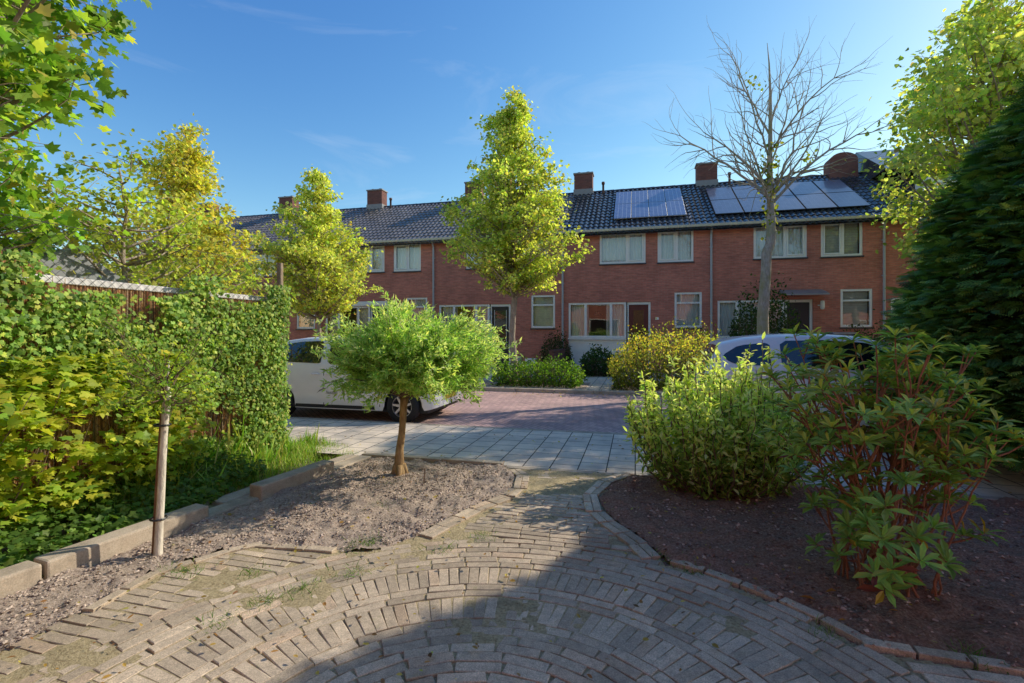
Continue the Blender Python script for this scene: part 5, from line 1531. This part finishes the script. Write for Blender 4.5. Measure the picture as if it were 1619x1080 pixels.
# ---- rhododendron
def rhodo():
    bx, by = G(1405, 930); root = empty('rhododendron', (bx, by, 0)); tag(root, 'leggy rhododendron with reddish bare stems and glossy whorled leaves in the right bed', 'shrub')
    b = MB(); P = []; A = []; N = []; Sz = []; Cc = []
    def q(x, y, Y):                                  # target point relative to base
        return Vector(((x-CX)/FP*Y-bx, Y-by, EH-(y-HY)/FP*Y))
    tips = []
    targets = [(1215, 590, 3.1), (1240, 560, 3.3), (1268, 585, 3.0), (1290, 545, 3.2), (1250, 640, 2.9), (1300, 620, 2.7), (1335, 610, 2.55), (1325, 565, 3.0), (1225, 680, 3.0), (1275, 700, 2.8),
               (1360, 560, 3.1), (1385, 545, 2.8), (1415, 530, 2.7), (1432, 560, 2.55), (1450, 590, 2.8), (1470, 555, 2.6), (1495, 575, 2.9), (1400, 600, 2.9), (1345, 660, 2.9), (1380, 640, 3.0), (1440, 640, 2.5), (1475, 640, 2.9),
               (1510, 610, 2.6), (1535, 640, 2.8), (1500, 670, 2.55), (1545, 690, 2.7), (1575, 680, 2.6), (1600, 690, 2.75), (1570, 720, 2.5), (1530, 730, 2.9), (1480, 720, 2.6), (1455, 700, 2.9), (1500, 760, 2.5),
               (1400, 800, 2.35), (1395, 850, 2.3), (1430, 760, 2.4), (1370, 790, 2.6), (1330, 740, 2.75), (1340, 830, 2.6), (1410, 900, 2.25), (1385, 905, 2.35), (1310, 800, 2.9), (1285, 760, 3.0), (1255, 740, 3.05), (1450, 850, 2.35), (1525, 845, 2.7), (1290, 860, 2.9)]
    targets += [(x+rng.normal(0, 26), y+rng.normal(0, 24), Y+rng.normal(.15, .15)) for x, y, Y in targets if y < 680]
    for (x, y, Y) in targets:
        e = q(x, y, Y); a = rng.random()*6.28; st = Vector((float(np.clip(rng.normal(.02, .11), -.17, .2)), float(np.clip(rng.normal(.05, .09), -.12, .2)), -.03))
        mid = st.lerp(e, .5)+Vector((rng.normal(0, .04), rng.normal(0, .04), rng.normal(.05, .04)))
        mid.x = st.x+(e.x-st.x)*.36; mid.y = st.y+(e.y-st.y)*.4
        pts = [st*(1-t)**2+mid*2*t*(1-t)+e*t*t+Vector(rng.normal(0, .007, 3)) for t in np.linspace(0, 1, 9)]; pts[-1] = e
        L = (e-st).length
        b.tube(pts, [.0056*min(1, L)*(1-i/9*.66)+.0014 for i in range(9)], 7, cap=False)
        tips.append((e, (pts[-1]-pts[-2]).normalized()))
        for j in range(int(L*3.0)):
            i = int(rng.integers(4, 8)); d = (pts[i]-pts[i-1]).normalized(); sd = Vector(rng.normal(0, 1, 3)); sd = (sd-d*sd.dot(d)).normalized()
            e2 = pts[i]+(d*.9+sd*.7+Vector((0, 0, .2))).normalized()*rng.uniform(.10, .22)
            b.tube([pts[i], pts[i].lerp(e2, .5)+Vector((0, 0, -.01)), e2], [.006, .005, .003], 6, cap=False)
            if e2.z > .12: tips.append((e2, (e2-pts[i]).normalized()))
    b.build('stems', M['redstem'], root, smooth=True)
    b = MB()
    for e, d in tips:
        dn = np.array(d*.6+Vector((0, 0, .5)).normalized()*.6); dn = dn/np.linalg.norm(dn)
        u = np.cross(dn, [1, 0, 0]); u /= np.linalg.norm(u); v = np.cross(dn, u)
        m = int(rng.integers(7, 12)); ph = rng.random()*6; yel = rng.random()
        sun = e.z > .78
        for layer in (0, 1):
            mm = m if layer == 0 else int(rng.integers(2, 5))
            for k in range(mm):
                a = ph+2*math.pi*k/mm+rng.normal(0, .15)+layer*.4; up = rng.uniform(.12, .65) if layer == 0 else rng.uniform(.9, 1.8)
                ax = u*math.cos(a)+v*math.sin(a)+dn*up; P.append(np.array(e)-dn*.01*k*.3); A.append(ax); nn = dn*1.0-(u*math.cos(a)+v*math.sin(a))*up*.6+rng.normal(0, .12, 3); N.append(nn)
                Sz.append(rng.uniform(.068, .122)*(1 if layer == 0 else .8))
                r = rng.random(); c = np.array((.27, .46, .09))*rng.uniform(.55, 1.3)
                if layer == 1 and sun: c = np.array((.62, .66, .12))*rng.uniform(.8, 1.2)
                elif r < .035: c = np.array((.55, .32, .03))
                elif r < .06: c = np.array((.22, .05, .03))
                elif r < .28: c = np.array((.32, .42, .08))*rng.uniform(.8, 1.2)
                if yel < .07 and sun: c = c*.5+np.array((.22, .12, .03))*.6
                Cc.append(c)
    P, A, N, Sz, Cc = map(np.array, (P, A, N, Sz, Cc))
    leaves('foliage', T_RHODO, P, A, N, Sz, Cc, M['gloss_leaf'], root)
rhodo()
# fallen leaves on the mulch
cs = [G(1262, 953), G(1305, 946), G(1270, 893), G(1160, 915), G(1325, 992), G(1480, 920), G(1405, 975)]
for i, (x, y) in enumerate(cs):
    P = np.array([(x, y, .035)]); a = rng.random()*6
    o = leaves('fallen_leaf', T_RHODO, P, np.array([[math.cos(a)+.9, math.sin(a)*.3, .05]]), np.array([[0, -.2, 1.]]), np.array([.085 if i < 2 else .05]), np.array([[(.42, .17, .03), (.45, .2, .04), (.6, .5, .1)][i % 3]]), M['leaf'])
    tag(o, ['long orange fallen leaf on the mulch nearest the brick border', 'orange fallen leaf just right of the longest one on the mulch', 'small yellow fallen leaf up by the variegated shrub', 'brownish fallen leaf touching the path border', 'orange leaf low on the mulch below the rhododendron', 'orange leaf in deep shade right of the rhododendron stems', 'small yellow fallen leaf straight below the rhododendron stems'][i], 'leaf', 'fallen leaves on the mulch')

# unseen terrace behind the camera, added for window reflections and warm bounced light
def bounce_row():
    for i in range(-5, 6):
        r = empty('unseen_bounce_house', W(i*HW+1.2, -3.2, 0), -TH); 
        b = MB(); e = .003; b.box(e, HW-e, -8.4, 0, 0, EAVE); b.build('wall', M['brick'], r)
        b = MB(); b.add([(0, .3, EAVE-.1), (HW, .3, EAVE-.1), (HW, -4.2, RIDGE), (0, -4.2, RIDGE), (0, -8.7, EAVE-.1), (HW, -8.7, EAVE-.1)], [(0, 1, 2, 3), (3, 2, 5, 4), (0, 3, 4), (1, 5, 2)]); b.build('roof', M['roof_brown'], r)
        for (x0, x1, z0, z1) in ((.5, 2.9, .5, 2.6), (3.9, 4.9, .1, 2.5), (.8, 2.4, 3.9, 5.1), (3.4, 4.7, 3.9, 5.1)):
            b = MB(); b.box(x0, x1, .003, .05, z0, z1); f = b.build('window', M['white'], r)
            b = MB(); b.box(x0+.08, x1-.08, .053, .056, z0+.08, z1-.08); b.build('pane', M['sideglass'], f)
        tag(r, 'unseen brick terraced house added behind the camera for window reflections and bounced light', 'house', 'unseen houses added behind the camera for reflections and bounced light')
bounce_row()
# fallen leaf litter, too small and many to count
def litter(n, box, name, label, cols, sz, z=.02, poly_=None):
    P = rng.uniform((box[0], box[1]), (box[2], box[3]), (n, 2)); s, t = P[:, 0], P[:, 1]
    k = fbm(P, .8, 2, 61) > -.25; s, t = s[k], t[k]; m = len(s)
    Q = np.stack([s*C+t*S, -s*S+t*C, z+rng.uniform(0, .012, m)], -1)
    structure(leaves(name, T_OVAL, Q, rng.normal(0, 1, (m, 3))*np.array([1, 1, .15]), np.array([0, 0, 1.])+rng.normal(0, .25, (m, 3)), rng.uniform(*sz, m), pal(m, cols, [1]*len(cols), .2), M['leaf']), label, 'stuff')
LC = [(.50, .34, .10), (.36, .20, .08), (.58, .50, .14), (.25, .15, .08)]
litter(900, (-3.2, 1.5, 4.5, 5.1), 'leaf_litter', 'scattered small dry leaves over beds and path', LC, (.012, .038), .022)
litter(380, (-6, 5.3, 8, 7.2), 'leaf_litter', 'a few dry leaves on the pavement', LC, (.02, .045), .004)
litter(1500, (-12, 11.2, 9, 12.9), 'leaf_litter', 'dry leaves gathered along the far kerb', LC, (.03, .06), .0)
# ================================================================== LIGHT, SKY, CAMERA
SAZ, SEL = math.radians(65), math.radians(34)      # azimuth from +Y towards +X
d = Vector((-math.sin(SAZ)*math.cos(SEL), -math.cos(SAZ)*math.cos(SEL), -math.sin(SEL)))
ld = bpy.data.lights.new('sun', 'SUN'); ld.energy = 5.0; ld.angle = math.radians(.53); ld.color = (1, .91, .76)
lo_ = bpy.data.objects.new('sun', ld); COL.objects.link(lo_); lo_.rotation_euler = d.to_track_quat('-Z', 'Y').to_euler(); lo_.location = (30, 14, 22)
w = bpy.data.worlds.new('World'); SC.world = w; w.use_nodes = True; nt = w.node_tree; nt.nodes.clear()
out = nt.nodes.new('ShaderNodeOutputWorld'); bg = nt.nodes.new('ShaderNodeBackground'); sky = nt.nodes.new('ShaderNodeTexSky')
sky.sky_type = 'NISHITA'; sky.sun_disc = False; sky.sun_elevation = SEL; sky.sun_rotation = SAZ
sky.air_density = 1.15; sky.dust_density = .3; sky.ozone_density = 2.6; sky.altitude = 0
tc = nt.nodes.new('ShaderNodeTexCoord'); mp = nt.nodes.new('ShaderNodeMapping'); mp.inputs['Scale'].default_value = (1, 1, 4.5); mp.inputs['Rotation'].default_value = (.25, .2, .4)
nz = nt.nodes.new('ShaderNodeTexNoise'); nz.inputs['Scale'].default_value = 2.3; nz.inputs['Detail'].default_value = 7; nz.inputs['Roughness'].default_value = .6; nz.inputs['Distortion'].default_value = .8
rp = nt.nodes.new('ShaderNodeValToRGB'); rp.color_ramp.elements[0].position = .58; rp.color_ramp.elements[0].color = (0, 0, 0, 1); rp.color_ramp.elements[1].position = .85; rp.color_ramp.elements[1].color = (.22, .22, .22, 1)
mx = nt.nodes.new('ShaderNodeMix'); mx.data_type = 'RGBA'
nt.links.new(tc.outputs['Generated'], mp.inputs[0]); nt.links.new(mp.outputs[0], nz.inputs['Vector']); nt.links.new(nz.outputs['Fac'], rp.inputs[0])
sp_ = nt.nodes.new('ShaderNodeSeparateColor'); cb_ = nt.nodes.new('ShaderNodeCombineColor'); nt.links.new(sky.outputs[0], sp_.inputs[0])
for i, (k_, g_) in enumerate(((.50, 1.7), (.78, 1.32), (1.66, .80))):
    a_ = nt.nodes.new('ShaderNodeMath'); a_.operation = 'POWER'; a_.inputs[1].default_value = g_; b_ = nt.nodes.new('ShaderNodeMath'); b_.operation = 'MULTIPLY'; b_.inputs[1].default_value = k_
    nt.links.new(sp_.outputs[i], a_.inputs[0]); nt.links.new(a_.outputs[0], b_.inputs[0]); nt.links.new(b_.outputs[0], cb_.inputs[i])
nt.links.new(rp.outputs[0], mx.inputs[0]); nt.links.new(cb_.outputs[0], mx.inputs[6]); mx.inputs[7].default_value = (6.5, 6.8, 7.2, 1)
nt.links.new(mx.outputs[2], bg.inputs[0]); bg.inputs[1].default_value = .15; nt.links.new(bg.outputs[0], out.inputs[0])

cam = bpy.data.cameras.new('camera'); co = bpy.data.objects.new('camera', cam); COL.objects.link(co)
co.location = (0, 0, EH); co.rotation_euler = (math.radians(90), 0, 0)
cam.sensor_width = 36; cam.lens = 36*FP/1619; cam.shift_y = -(540-HY)/1619; cam.shift_x = 0; cam.clip_start = .05; cam.clip_end = 2000
SC.camera = co
SC.view_settings.view_transform = 'Standard'; SC.view_settings.look = 'None'; SC.view_settings.exposure = 0
SC.cycles.max_bounces = 8; SC.cycles.transparent_max_bounces = 12; SC.cycles.diffuse_bounces = 3; SC.cycles.glossy_bounces = 3
SC.cycles.use_denoising = True
